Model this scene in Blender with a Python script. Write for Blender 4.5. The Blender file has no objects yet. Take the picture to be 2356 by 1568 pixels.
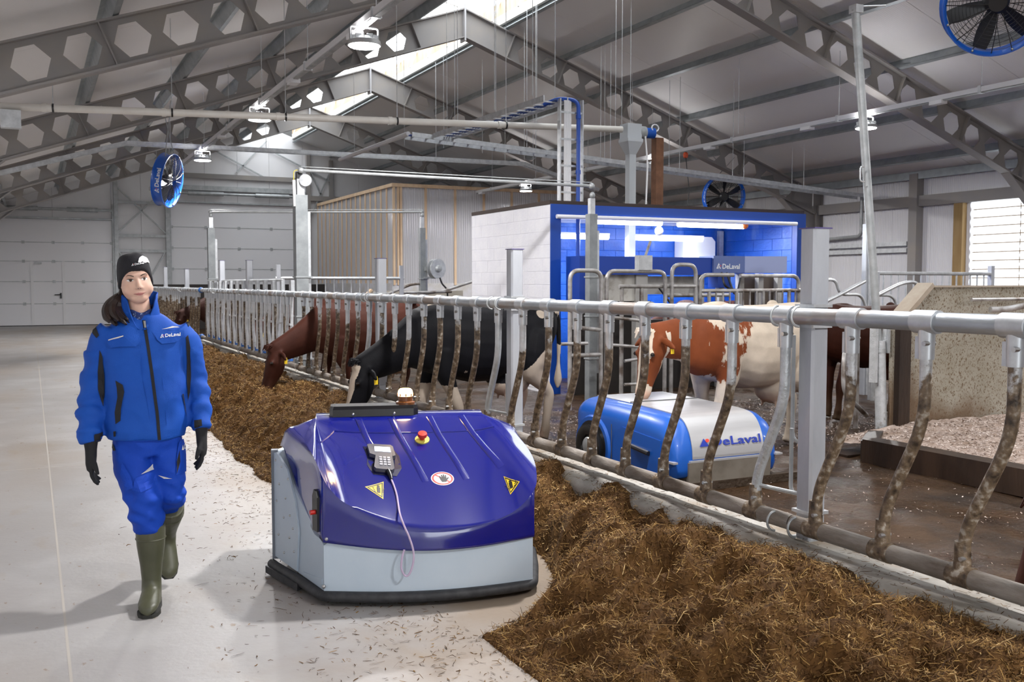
import bpy, bmesh, math, random
import numpy as np
from mathutils import Vector, Matrix, noise as mnoise
sc = bpy.context.scene
col = sc.collection
R = math.radians
rnd = random.Random(7)
# ------------------------------------------------------------------ camera
cd = bpy.data.cameras.new('camera'); cam = bpy.data.objects.new('camera', cd); col.objects.link(cam)
cam.location = (0, 0, 1.58); cam.rotation_euler = (R(90 - 3.41), 0, R(-26.2))
cd.sensor_width = 36; cd.lens = 36 * 2250 / 2356; cd.clip_end = 300
cd.dof.use_dof = True; cd.dof.focus_distance = 5.2; cd.dof.aperture_fstop = 9
sc.camera = cam
# ------------------------------------------------------------------ sky (bright overcast), portals, exposure
w = bpy.data.worlds.new('sky'); sc.world = w; w.use_nodes = True
bg = w.node_tree.nodes['Background']; bg.inputs[0].default_value = (.93, .97, 1, 1); bg.inputs[1].default_value = 4.2
sc.view_settings.view_transform = 'Standard'; sc.view_settings.look = 'None'
sc.view_settings.gamma = 1; sc.view_settings.use_curve_mapping = False
sc.view_settings.exposure = 0.38
sc.cycles.use_denoising = True
sc.cycles.max_bounces = 8; sc.cycles.diffuse_bounces = 5; sc.cycles.transparent_max_bounces = 24
sc.cycles.sample_clamp_indirect = 8; sc.cycles.caustics_reflective = False; sc.cycles.caustics_refractive = False
def area(name, loc, rot, sx, sy, power, color=(1, 1, 1), portal=False, spread=180, shape='RECTANGLE'):
    l = bpy.data.lights.new(name, 'AREA'); l.shape = shape; l.size = sx; l.size_y = sy; l.energy = power; l.color = color
    l.spread = R(spread)
    if portal: l.cycles.is_portal = True
    o = bpy.data.objects.new(name, l); col.objects.link(o); o.location = loc; o.rotation_euler = rot
    return o
RX, YF, YB, XL, XR = 8.65, -7.5, 39.7, -1.75, 19.05     # ridge, front, back, side walls
area('ridge_skylight_portal', (RX, (YF + YB) / 2, 8.3), (0, 0, 0), 2.3, YB - YF, 1, portal=True)
area('added_doorway_portal', (.9, YF - .2, 1.6), (R(90), 0, 0), 4.2, 3.2, 1, portal=True)  # daylight through the doorway added behind the camera
area('side_window_portal', (XR + .25, 14.3, 2.6), (0, R(90), 0), 2.1, 1.9, 1, portal=True)
# ------------------------------------------------------------------ mesh builder
def V(*a): return Vector(a)
def orth(d):
    d = d.normalized(); a = Vector((0, 0, 1)) if abs(d.z) < .95 else Vector((1, 0, 0))
    x = a.cross(d).normalized(); return x, d.cross(x).normalized()
class MB:
    def __init__(s): s.v = []; s.f = []
    def add(s, vs, fs):
        o = len(s.v); s.v += [tuple(x) for x in vs]; s.f += [tuple(i + o for i in q) for q in fs]; return s
    def box(s, c, d, M=None):
        c = Vector(c); vs = [Vector((x * d[0] / 2, y * d[1] / 2, z * d[2] / 2)) for x in (-1, 1) for y in (-1, 1) for z in (-1, 1)]
        if M is not None: vs = [M @ q for q in vs]
        return s.add([c + q for q in vs], [(0, 1, 3, 2), (4, 6, 7, 5), (0, 4, 5, 1), (2, 3, 7, 6), (0, 2, 6, 4), (1, 5, 7, 3)])
    def bx(s, x0, x1, y0, y1, z0, z1): return s.box(((x0 + x1) / 2, (y0 + y1) / 2, (z0 + z1) / 2), (x1 - x0, y1 - y0, z1 - z0))
    def bar(s, p, q, a, b=None, up=(0, 0, 1)):
        p, q = Vector(p), Vector(q); b = b or a; d = (q - p).normalized(); u = Vector(up)
        if abs(d.dot(u)) > .98: u = Vector((0, 1, 0))
        x = d.cross(u).normalized(); y = x.cross(d)
        vs = [e + x * (i * a / 2) + y * (j * b / 2) for e in (p, q) for i, j in ((-1, -1), (1, -1), (1, 1), (-1, 1))]
        return s.add(vs, [(0, 1, 2, 3)[::-1], (4, 5, 6, 7), (0, 1, 5, 4), (1, 2, 6, 5), (2, 3, 7, 6), (3, 0, 4, 7)])
    def tube(s, pts, r, n=10, closed=False, caps=True, sq=None):
        pts = [Vector(p) for p in pts]; m = len(pts); rr = r if hasattr(r, '__len__') else [r] * m
        ds = []
        for i in range(m):
            a = pts[(i - 1) % m] if closed or i else pts[0]; b = pts[(i + 1) % m] if closed or i < m - 1 else pts[-1]
            ds.append((b - a).normalized())
        x, y = orth(ds[0]); vs = []
        for i in range(m):
            if i:
                x = (x - ds[i] * x.dot(ds[i])).normalized(); y = ds[i].cross(x)
            for k in range(n):
                t = 2 * math.pi * k / n; vs.append(pts[i] + x * (math.cos(t) * rr[i]) + y * (math.sin(t) * rr[i]))
        fs = []
        for i in range(m if closed else m - 1):
            j = (i + 1) % m
            for k in range(n): l = (k + 1) % n; fs.append((i * n + k, i * n + l, j * n + l, j * n + k))
        if caps and not closed: fs += [tuple(range(n))[::-1], tuple(range((m - 1) * n, m * n))]
        return s.add(vs, fs)
    def cyl(s, p, q, r, r2=None, n=16): return s.tube([p, q], [r, r if r2 is None else r2], n)
    def loft(s, rings, caps=True, closed=True):
        n = len(rings[0]); vs = [p for r in rings for p in r]; fs = []
        for i in range(len(rings) - 1):
            for k in range(n if closed else n - 1): l = (k + 1) % n; fs.append((i * n + k, i * n + l, (i + 1) * n + l, (i + 1) * n + k))
        if caps: fs += [tuple(range(n))[::-1], tuple(range((len(rings) - 1) * n, len(rings) * n))]
        return s.add(vs, fs)
    def lathe(s, prof, c=(0, 0, 0), ax=(0, 0, 1), n=20, caps=True):
        c = Vector(c); d = Vector(ax).normalized(); x, y = orth(d)
        return s.loft([[c + d * h + (x * math.cos(2 * math.pi * k / n) + y * math.sin(2 * math.pi * k / n)) * max(r, 1e-4) for k in range(n)] for r, h in prof], caps)
    def ball(s, c, r, nu=14, nv=9, M=None):
        r = r if hasattr(r, '__len__') else (r, r, r); c = Vector(c); rings = []
        for j in range(nv + 1):
            p = -math.pi / 2 + math.pi * j / nv
            ring = [Vector((r[0] * math.cos(p) * math.cos(2 * math.pi * k / nu), r[1] * math.cos(p) * math.sin(2 * math.pi * k / nu), r[2] * math.sin(p))) for k in range(nu)]
            if j in (0, nv): ring = [q * .999 + Vector((1e-4 * math.cos(k), 1e-4 * math.sin(k), 0)) for k, q in enumerate(ring)]
            rings.append([c + ((M @ q) if M is not None else q) for q in ring])
        return s.loft(rings)
    def grid(s, fn, nu, nv, flip=False):
        vs = [fn(i / nu, j / nv) for j in range(nv + 1) for i in range(nu + 1)]; a = nu + 1
        fs = [(j * a + i, j * a + i + 1, (j + 1) * a + i + 1, (j + 1) * a + i) for j in range(nv) for i in range(nu)]
        if flip: fs = [q[::-1] for q in fs]
        return s.add(vs, fs)
    def prism(s, poly, fn):                      # poly of 2-d points, fn(x, y, side 0/1) -> 3-d point
        n = len(poly); vs = [fn(x, y, 0) for x, y in poly] + [fn(x, y, 1) for x, y in poly]
        return s.add(vs, [tuple(range(n))[::-1], tuple(range(n, 2 * n))] + [(i, (i + 1) % n, n + (i + 1) % n, n + i) for i in range(n)])
    def map(s, fn): s.v = [tuple(fn(Vector(p))) for p in s.v]; return s
    def world(s, root):
        M = (Matrix.Translation(root.location) @ root.rotation_euler.to_matrix().to_4x4()).inverted(); s.v = [tuple(M @ Vector(p)) for p in s.v]; return s
    def mesh(s, name, mats, smooth=True, angle=38):
        me = bpy.data.meshes.new(name); me.from_pydata(s.v, [], s.f); me.validate()
        bm = bmesh.new(); bm.from_mesh(me); bmesh.ops.recalc_face_normals(bm, faces=bm.faces); bm.to_mesh(me); bm.free()
        if smooth:
            me.polygons.foreach_set('use_smooth', [True] * len(me.polygons)); me.set_sharp_from_angle(angle=R(angle))
        for m in (mats if isinstance(mats, (list, tuple)) else [mats]):
            if m: me.materials.append(m)
        return me
    def build(s, name, mat, parent=None, smooth=True, angle=38, world=False):
        if world and parent is not None: s.world(parent)
        o = bpy.data.objects.new(name, s.mesh(name, mat, smooth, angle)); col.objects.link(o); o.parent = parent
        return o
def tag(o, label=None, cat=None, group=None, kind=None):
    if label: o['label'] = label
    if cat: o['category'] = cat
    if group: o['group'] = group
    if kind: o['kind'] = kind
    return o
def thing(name, label, cat, loc=(0, 0, 0), rz=0, group=None, kind=None):
    o = bpy.data.objects.new(name, None); col.objects.link(o); o.location = loc; o.rotation_euler = (0, 0, rz); o.empty_display_size = .1
    return tag(o, label, cat, group, kind or ('thing' if label else None))
def struct(name, loc=(0, 0, 0)): return thing(name, None, None, loc, kind='structure')
def copytree(o, parent=None):
    c = o.copy(); col.objects.link(c); c.parent = parent
    for ch in [q for q in o.children]: copytree(ch, c)
    return c
def inst(o, parent, loc=None, rz=None):
    c = o.copy(); col.objects.link(c); c.parent = parent
    if loc is not None: c.location = loc
    if rz is not None: c.rotation_euler = (0, 0, rz)
    return c
def bend(pts, r, k=5):                            # round the inner corners of a polyline
    pts = [Vector(p) for p in pts]; out = [pts[0]]
    for i in range(1, len(pts) - 1):
        a, b, c = pts[i - 1], pts[i], pts[i + 1]; q = min(r, (a - b).length * .48, (c - b).length * .48)
        p0 = b + (a - b).normalized() * q; p1 = b + (c - b).normalized() * q
        for j in range(k + 1): t = j / k; out.append(p0 * (1 - t) ** 2 + b * (2 * t * (1 - t)) + p1 * t * t)
    return out + [pts[-1]]
def remesh(mb, voxel, smooth_it=6, subs=None):    # fuse closed pieces into one continuous skin
    me = bpy.data.meshes.new('tmp'); me.from_pydata(mb.v, [], mb.f)
    bm = bmesh.new(); bm.from_mesh(me); bmesh.ops.recalc_face_normals(bm, faces=bm.faces); bm.to_mesh(me); bm.free()
    o = bpy.data.objects.new('tmp', me); col.objects.link(o)
    m = o.modifiers.new('r', 'REMESH'); m.mode = 'VOXEL'; m.voxel_size = voxel
    if smooth_it: s_ = o.modifiers.new('s', 'SMOOTH'); s_.factor = .5; s_.iterations = smooth_it
    dg = bpy.context.evaluated_depsgraph_get(); ev = o.evaluated_get(dg); out = bpy.data.meshes.new_from_object(ev)
    bpy.data.objects.remove(o); bpy.data.meshes.remove(me)
    return out
def obj(name, me, mat, parent=None, smooth=True):
    me.name = name; me.materials.clear(); me.materials.append(mat)
    if smooth: me.polygons.foreach_set('use_smooth', [True] * len(me.polygons))
    o = bpy.data.objects.new(name, me); col.objects.link(o); o.parent = parent; return o
# ------------------------------------------------------------------ materials
MATS = {}
def mat(name, c, rough=.5, metal=0, c2=None, scale=5, amt=.5, bump=0, bscale=None, detail=6, spec=.5, coat=0, emit=None, estr=0, stretch=None, coords='Object', thr=(.35, .65)):
    m = bpy.data.materials.new(name); m.use_nodes = True; nt = m.node_tree; b = nt.nodes['Principled BSDF']
    b.inputs['Base Color'].default_value = (*c, 1); b.inputs['Roughness'].default_value = rough; b.inputs['Metallic'].default_value = metal
    b.inputs['Specular IOR Level'].default_value = spec; b.inputs['Coat Weight'].default_value = coat; b.inputs['Coat Roughness'].default_value = .06
    if emit: b.inputs['Emission Color'].default_value = (*emit, 1); b.inputs['Emission Strength'].default_value = estr
    if c2 or bump:
        tc = nt.nodes.new('ShaderNodeTexCoord'); src = tc.outputs[coords]
        if coords == 'World':
            pass
        if stretch:
            mp = nt.nodes.new('ShaderNodeMapping'); mp.inputs['Scale'].default_value = stretch; nt.links.new(src, mp.inputs[0]); src = mp.outputs[0]
        if c2:
            nz = nt.nodes.new('ShaderNodeTexNoise'); nz.inputs['Scale'].default_value = scale; nz.inputs['Detail'].default_value = detail; nz.inputs['Roughness'].default_value = .62
            nt.links.new(src, nz.inputs['Vector']); cr = nt.nodes.new('ShaderNodeValToRGB'); cr.color_ramp.elements[0].position = thr[0]; cr.color_ramp.elements[1].position = thr[1]
            cr.color_ramp.elements[0].color = (*c, 1); cr.color_ramp.elements[1].color = (*[a + (d - a) * amt for a, d in zip(c, c2)], 1)
            nt.links.new(nz.outputs[0], cr.inputs[0]); nt.links.new(cr.outputs[0], b.inputs['Base Color'])
        if bump:
            n2 = nt.nodes.new('ShaderNodeTexNoise'); n2.inputs['Scale'].default_value = bscale or scale * 4; n2.inputs['Detail'].default_value = 5
            nt.links.new(src, n2.inputs['Vector']); bp = nt.nodes.new('ShaderNodeBump'); bp.inputs['Strength'].default_value = bump; bp.inputs['Distance'].default_value = .02
            nt.links.new(n2.outputs[0], bp.inputs['Height']); nt.links.new(bp.outputs[0], b.inputs['Normal'])
    MATS[name] = m; return m
def nodes(m): return m.node_tree, m.node_tree.nodes, m.node_tree.links
galv = mat('galvanised_steel', (.50, .52, .54), .42, .55, (.68, .70, .72), 9, 1, bump=.06, bscale=60)
galv2 = mat('dull_galvanised', (.34, .36, .37), .5, .5, (.5, .52, .53), 6, 1)
paintgrey = mat('grey_painted_steel', (.27, .258, .255), .55, 0, (.31, .28, .25), 1.5, 1, thr=(.45, .75))
roofwhite = mat('roof_panel_white', (.40, .40, .41), .45, 0, (.45, .45, .46), .6, 1)
wallwhite = mat('wall_panel_white', (.74, .74, .76), .45, 0, (.79, .79, .81), .7, 1)
doorwhite = mat('door_white', (.82, .82, .85), .4)
seamdark = mat('dark_seam', (.10, .10, .10), .7)
black = mat('black_plastic', (.012, .012, .014), .35)
blacksoft = mat('black_rubber', (.018, .019, .022), .6, c2=(.06, .06, .065), scale=20, amt=.6)
white = mat('white_paint', (.80, .80, .82), .4)
purlinm = mat('purlin_galvanised', (.30, .33, .35), .45, .45, (.42, .46, .48), 3, 1)
blue = mat('blue_enamel', (.004, .085, .44), .35, coat=.3)
bolt = mat('bolt_steel', (.5, .5, .5), .35, .9)
# ================================================================== structure
SL = .349; ZB = 6.92                      # roof slope, underside of the rafters at the ridge
FR = [13.4 + 6.6 * k for k in range(-3, 4)]   # portal frames along the barn
ZR = ZB + .66 + .20                        # roof underside at the ridge
def roofz(x, base): return base - SL * abs(x - RX)
# floors
floorm = mat('feed_alley_concrete', (.32, .305, .295), .5, 0, (.375, .365, .36), .8, 1, bump=.08, bscale=30, detail=8)
nt, N, L = nodes(floorm)
b = N['Principled BSDF']; base = b.inputs['Base Color'].links[0].from_socket
tc = N.new('ShaderNodeTexCoord')
def stain(nt, base, col2, scale, lo, hi, amt, stretch=(1, 1, 1), detail=8):
    N, L = nt.nodes, nt.links
    tc = N.new('ShaderNodeTexCoord'); mp = N.new('ShaderNodeMapping'); mp.inputs['Scale'].default_value = stretch; mp.inputs['Location'].default_value = (scale, 3.1 * scale, 0)
    n = N.new('ShaderNodeTexNoise'); n.inputs['Scale'].default_value = scale; n.inputs['Detail'].default_value = detail
    L.new(tc.outputs['Object'], mp.inputs[0]); L.new(mp.outputs[0], n.inputs['Vector'])
    r = N.new('ShaderNodeMapRange'); r.inputs[1].default_value = lo; r.inputs[2].default_value = hi; r.inputs[4].default_value = amt; L.new(n.outputs[0], r.inputs[0])
    mx = N.new('ShaderNodeMix'); mx.data_type = 'RGBA'; L.new(r.outputs[0], mx.inputs[0]); L.new(base, mx.inputs[6]); mx.inputs[7].default_value = (*col2, 1)
    return mx.outputs[2]
c1 = stain(nt, base, (.30, .225, .15), .55, .46, .70, .6, (1, .35, 1)); c1 = stain(nt, c1, (.30, .24, .17), 3.5, .60, .72, .5, (1, .4, 1)); c1 = stain(nt, c1, (.46, .455, .45), 1.3, .52, .7, .6)
c1 = stain(nt, c1, (.20, .13, .06), 22, .66, .72, .7, (1, .5, 1))
sxx = N.new('ShaderNodeSeparateXYZ'); L.new(tc.outputs['Object'], sxx.inputs[0]); nzz = N.new('ShaderNodeTexNoise'); nzz.inputs['Scale'].default_value = 1.1; nzz.inputs['Detail'].default_value = 9; L.new(tc.outputs['Object'], nzz.inputs['Vector'])
mq = N.new('ShaderNodeMath'); mq.operation = 'MULTIPLY_ADD'; mq.inputs[1].default_value = .30; L.new(sxx.outputs['X'], mq.inputs[0]); L.new(nzz.outputs[0], mq.inputs[2]); mrr = N.new('ShaderNodeMapRange'); mrr.inputs[1].default_value = .78; mrr.inputs[2].default_value = 1.15; mrr.inputs[4].default_value = .75; L.new(mq.outputs[0], mrr.inputs[0])
mxx = N.new('ShaderNodeMix'); mxx.data_type = 'RGBA'; L.new(mrr.outputs[0], mxx.inputs[0]); L.new(c1, mxx.inputs[6]); mxx.inputs[7].default_value = (.24, .17, .105, 1); c1 = mxx.outputs[2]      # feed dust trodden into the lane along the heap
L.new(c1, b.inputs['Base Color'])
floor = struct('floor')
MB().bx(XL, 3.05, YF, YB, -.12, 0).build('feed_alley_slab', floorm, floor, smooth=False)
mb = MB()
for y in (2.2, 9.2, 15.4, 22): mb.bx(XL, 3.05, y, y + .012, -.01, .0006)
mb.bx(.1, .112, YF, YB, -.01, .0006)
mb.build('floor_joint', mat('joint_filler', (.42, .39, .35), .8), floor, smooth=False)
wet = mat('wet_manure_floor', (.020, .0105, .005), .2, 0, (.060, .032, .015), 2.2, 1, bump=1.0, bscale=34, spec=.22, detail=9)
nt, N, L = nodes(wet); b = N['Principled BSDF']
tc = N.new('ShaderNodeTexCoord'); nz = N.new('ShaderNodeTexNoise'); nz.inputs['Scale'].default_value = 1.4; nz.inputs['Detail'].default_value = 6; L.new(tc.outputs['Object'], nz.inputs['Vector'])
mr = N.new('ShaderNodeMapRange'); mr.inputs[1].default_value = .38; mr.inputs[2].default_value = .66; mr.inputs[3].default_value = .13; mr.inputs[4].default_value = .75; L.new(nz.outputs[0], mr.inputs[0]); L.new(mr.outputs[0], b.inputs['Roughness'])
def wetz(x, y): return -.10 + .010 * mnoise.noise((x * 1.7, y * 1.7, 0)) + .014 * mnoise.noise((x * 6, y * 6, 3)) + .006 * mnoise.noise((x * 17, y * 17, 5))
g = MB().grid(lambda u, v: (3.35 + u * 6.6, YF + 3.5 + v * 20, wetz(3.35 + u * 6.6, YF + 3.5 + v * 20)), 130, 260)
o = g.build('wet_cow_alley_floor', wet, floor)
mb = MB(); mb.bx(3.3, 9.95, 16, YB, -.3, -.1); mb.bx(9.95, XR, YF, YB, -.3, -.1); mb.bx(3.3, 9.95, YF, -4, -.3, -.1)
mb.build('stall_floor', wet, floor, smooth=False)
# pale flakes that stand for wet floor glints are laid further down
# curb under the feed fence: cast blocks, each with its own joint
curbm = mat('curb_concrete', (.30, .28, .245), .7, 0, (.42, .40, .37), 3, 1, bump=.25, bscale=25)
nt, N, L = nodes(curbm); b = N['Principled BSDF']; L.new(stain(nt, b.inputs['Base Color'].links[0].from_socket, (.20, .14, .08), 4, .5, .68, .7, (1, .6, 1)), b.inputs['Base Color'])
curb = struct('trim_1', (3.2, 0, 0)); curb.name = 'trim_1'
y = -4.2
prof = [(-.185, -.1), (-.18, .31), (-.165, .35), (-.135, .37), (.18, .37), (.215, .35), (.235, .31), (.24, -.3)]
k = 0
while y < 30:
    ln = 3.2; mb = MB(); rings = []
    for i in range(17):
        yy = y + .004 + (ln - .008) * i / 16
        rings.append([(px + .006 * mnoise.noise((yy * 3, px * 9, 1)), yy, pz + .008 * mnoise.noise((yy * 4, px * 5, pz))) for px, pz in prof])
    mb.loft(rings); mb.build('curb_block', curbm, curb, angle=60); y += ln
# ---- walls
ribw = mat('ribbed_wall_panel', (.74, .74, .77), .4)
def addrib(m, axis, freq, strength):
    nt, N, L = nodes(m); b = N['Principled BSDF']; tc = N.new('ShaderNodeTexCoord'); wv = N.new('ShaderNodeTexWave'); wv.bands_direction = axis; wv.inputs['Scale'].default_value = freq
    L.new(tc.outputs['Object'], wv.inputs['Vector']); bp = N.new('ShaderNodeBump'); bp.inputs['Strength'].default_value = strength; bp.inputs['Distance'].default_value = .01; L.new(wv.outputs['Fac'], bp.inputs['Height']); L.new(bp.outputs[0], b.inputs['Normal'])
addrib(ribw, 'Y', 6, .5)
def eavez(x): return roofz(x, ZR)
def panels_wall(name, loc, mk, n):
    s = struct(name, loc)
    return s
# back wall with openings for the two sectional doors
wb = struct('wall_back', (RX, YB, 0))
def gable_panel(mb, x0, x1, z0, y0, y1, z1=None):
    if z1 is not None: return mb.bx(x0, x1, y0, y1, z0, z1)
    pts = [(x0, z0), (x1, z0), (x1, eavez(x1))] + ([(RX, eavez(RX))] if x0 < RX < x1 else []) + [(x0, eavez(x0))]
    return mb.prism(pts, lambda x, z, s_: (x, y0 if s_ == 0 else y1, z))
D1, D2 = (-1.2, 2.8, 3.9), (4.92, 10.05, 4.66)
xs = [XL, D1[0], .8, D1[1], 3.85, D2[0], 6.2, 7.45, 8.7, D2[1], 11.2, 12.4, 13.6, 14.8, 16, 17.2, 18.2, XR]
for a, c in zip(xs, xs[1:]):
    z0 = -.3
    if a >= D1[0] and c <= D1[1]: z0 = D1[2]
    if a >= D2[0] and c <= D2[1]: z0 = D2[2]
    gable_panel(MB(), a + .004, c - .004, z0, YB, YB + .12).build('wall_panel', wallwhite, wb, smooth=False, world=True)
MB().bx(XL - .2, XR + .2, YB + .11, YB + .2, -.3, 8.6).build('wall_core', seamdark, wb, smooth=False, world=True)
wf = struct('wall_front', (RX, YF, 0)); 
for a, c, z0 in ((XL - .12, -1.2, -.3), (-1.2, 3.0, 3.2), (3.0, XR + .12, -.3)): gable_panel(MB(), a, c, z0, YF - .12, YF).build('wall_panel', wallwhite, wf, smooth=False, world=True)   # unseen doorway added behind the camera to let in frontal daylight
wl = struct('wall_left', (XL, 16, 0))
yy = YF
while yy < YB - .1:
    MB().bx(XL - .12, XL, yy, min(yy + 3.3, YB), -.3, eavez(XL) + .1).build('wall_panel', wallwhite, wl, smooth=False, world=True); yy += 3.3
wr = struct('wall_right', (XR, 16, 0))
WIN = (13.45, 15.3, 1.5, 3.6)
edges = [YF] + [YF + 1.15 * k for k in range(1, 18)] + [WIN[0], WIN[1], 16.4, 17.55, 18.7, 19.85, 21, 22.2, 23.4, 24.6, 27, 30, 33, 36, YB]
edges = [e for e in edges if not (WIN[0] - .6 < e < WIN[0] - .01)]
for a, c in zip(edges, edges[1:]):
    if abs(a - WIN[0]) < .01:
        MB().bx(XR, XR + .12, a, c, -.3, WIN[2]).build('wall_panel', ribw, wr, smooth=False, world=True); MB().bx(XR, XR + .12, a, c, WIN[3], eavez(XR)).build('wall_panel', ribw, wr, smooth=False, world=True)
    else: MB().bx(XR, XR + .12, a + .003, c - .003, -.3, eavez(XR) + .1).build('wall_panel', ribw, wr, smooth=False, world=True)
# ---- ceiling panels and purlins
cl = struct('ceiling', (RX, 16, 5))
ribr = mat('roof_panel_lining', (.88, .87, .87), .42); addrib(ribr, 'Y', 7, .18)
SKY = 1.02
ys = [YF] + [f + o_ for f in FR for o_ in (-1.5, 1.8)] + [36.6, YB]
ys = sorted(y_ for y_ in ys if YF <= y_ <= YB)
for sgn in (-1, 1):
    x0, x1 = RX + sgn * SKY, RX + sgn * 10.6
    for a, c in zip(ys, ys[1:]):
        za, zc = roofz(x0, ZR), roofz(x1, ZR)
        mb = MB(); mb.add([(x0, a + .006, za), (x1, a + .006, zc), (x1, c - .006, zc), (x0, c - .006, za)] + [(x0, a + .006, za + .12), (x1, a + .006, zc + .12), (x1, c - .006, zc + .12), (x0, c - .006, za + .12)],
            [(0, 1, 2, 3), (4, 7, 6, 5), (0, 4, 5, 1), (1, 5, 6, 2), (2, 6, 7, 3), (3, 7, 4, 0)])
        mb.build('roof_panel', ribr, cl, smooth=False, world=True)
    MB().add([(x0, YF, roofz(x0, ZR) + .1), (x1, YF, roofz(x1, ZR) + .1), (x1, YB, roofz(x1, ZR) + .1), (x0, YB, roofz(x0, ZR) + .1), (x0, YF, roofz(x0, ZR) + .14), (x1, YF, roofz(x1, ZR) + .14), (x1, YB, roofz(x1, ZR) + .14), (x0, YB, roofz(x0, ZR) + .14)],
        [(0, 1, 2, 3), (4, 7, 6, 5), (0, 4, 5, 1), (1, 5, 6, 2), (2, 6, 7, 3), (3, 7, 4, 0)]).build('roof_backing', seamdark, cl, smooth=False, world=True)
    for d in (1.12, 2.62, 4.22, 5.96, 7.70, 9.45):
        x = RX + sgn * d; z = roofz(x, ZR)
        nx = Vector((sgn * math.sin(math.atan(SL)), 0, math.cos(math.atan(SL)))); tx = Vector((sgn * math.cos(math.atan(SL)), 0, -sgn * sgn * math.sin(math.atan(SL))))
        tx = Vector((sgn, 0, -SL)).normalized(); nx = Vector((sgn * SL, 0, 1)).normalized()
        mb = MB(); top = Vector((x, 0, z))
        def pl(a0, a1, h0, h1):
            q = [top + tx * a + nx * h for a, h in ((a0, h0), (a1, h0), (a1, h1), (a0, h1))]
            mb.loft([[p + Vector((0, YF + .05, 0)) for p in q], [p + Vector((0, YB - .05, 0)) for p in q]])
        pl(-.004, .004, -.2, 0); pl(0, .075, -.008, 0); pl(-.075, 0, -.2, -.192); pl(-.075, -.068, -.2, -.18)
        mb.build('purlin', purlinm, cl, smooth=False, world=True)
# ---- ridge skylight
skl = thing('ridge_skylight', 'white translucent ridge skylight running along the top of the roof', 'skylight', (RX, 16, 7.6))
pane = bpy.data.materials.new('skylight_polycarbonate'); pane.use_nodes = True; nt, N, L = nodes(pane); N.clear()
out = N.new('ShaderNodeOutputMaterial'); tr = N.new('ShaderNodeBsdfTransparent'); tr.inputs[0].default_value = (.86, .87, .88, 1); tl = N.new('ShaderNodeBsdfTranslucent'); tl.inputs[0].default_value = (.9, .9, .9, 1)
mx = N.new('ShaderNodeMixShader'); mx.inputs[0].default_value = .25; L.new(tr.outputs[0], mx.inputs[1]); L.new(tl.outputs[0], mx.inputs[2]); L.new(mx.outputs[0], out.inputs[0])
timber = mat('pale_timber', (.62, .43, .27), .6, 0, (.74, .56, .38), 6, 1, stretch=(1, 1, .2))
skyframe = mat('skylight_frame', (.78, .76, .72), .5)
def skz(d): return roofz(RX + SKY, ZR) + .42 + .30 * math.cos(d / (SKY + .1) * math.pi / 2)
k = 0; yy = YF
while yy < YB - .2:
    y2 = min(yy + 1.32, YB)
    mb = MB(); mb.grid(lambda u, v: (RX + (u * 2 - 1) * (SKY + .02), yy + .02 + v * (y2 - yy - .04), skz(abs(u * 2 - 1) * SKY)), 12, 1); mb.build('pane', pane, skl, world=True)
    pts = [(RX + (i / 10 - 1) * (SKY + .02), yy, skz(abs(i / 10 - 1) * SKY) - .02) for i in range(21)]
    MB().tube(pts, .02, 5).build('glazing_bar', skyframe, skl, world=True)
    for sgn in (-1, 1):
        x = RX + sgn * SKY; z = roofz(x, ZR)
        MB().bar((x - sgn * .03, yy, z + .45), (x - sgn * .22, yy, z + .0), .05, .03).build('bracket', skyframe, skl, world=True)
    yy = y2
for sgn in (-1, 1):
    x = RX + sgn * SKY; z = roofz(x, ZR)
    MB().bx(x - .02, x + .04, YF, YB, z + .14, z + .44).build('timber_upstand', timber, skl, smooth=False, world=True)
    MB().bx(x - .03, x + .05, YF, YB, z - .06, z + .14).build('edge_trim', skyframe, skl, smooth=False, world=True)
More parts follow.
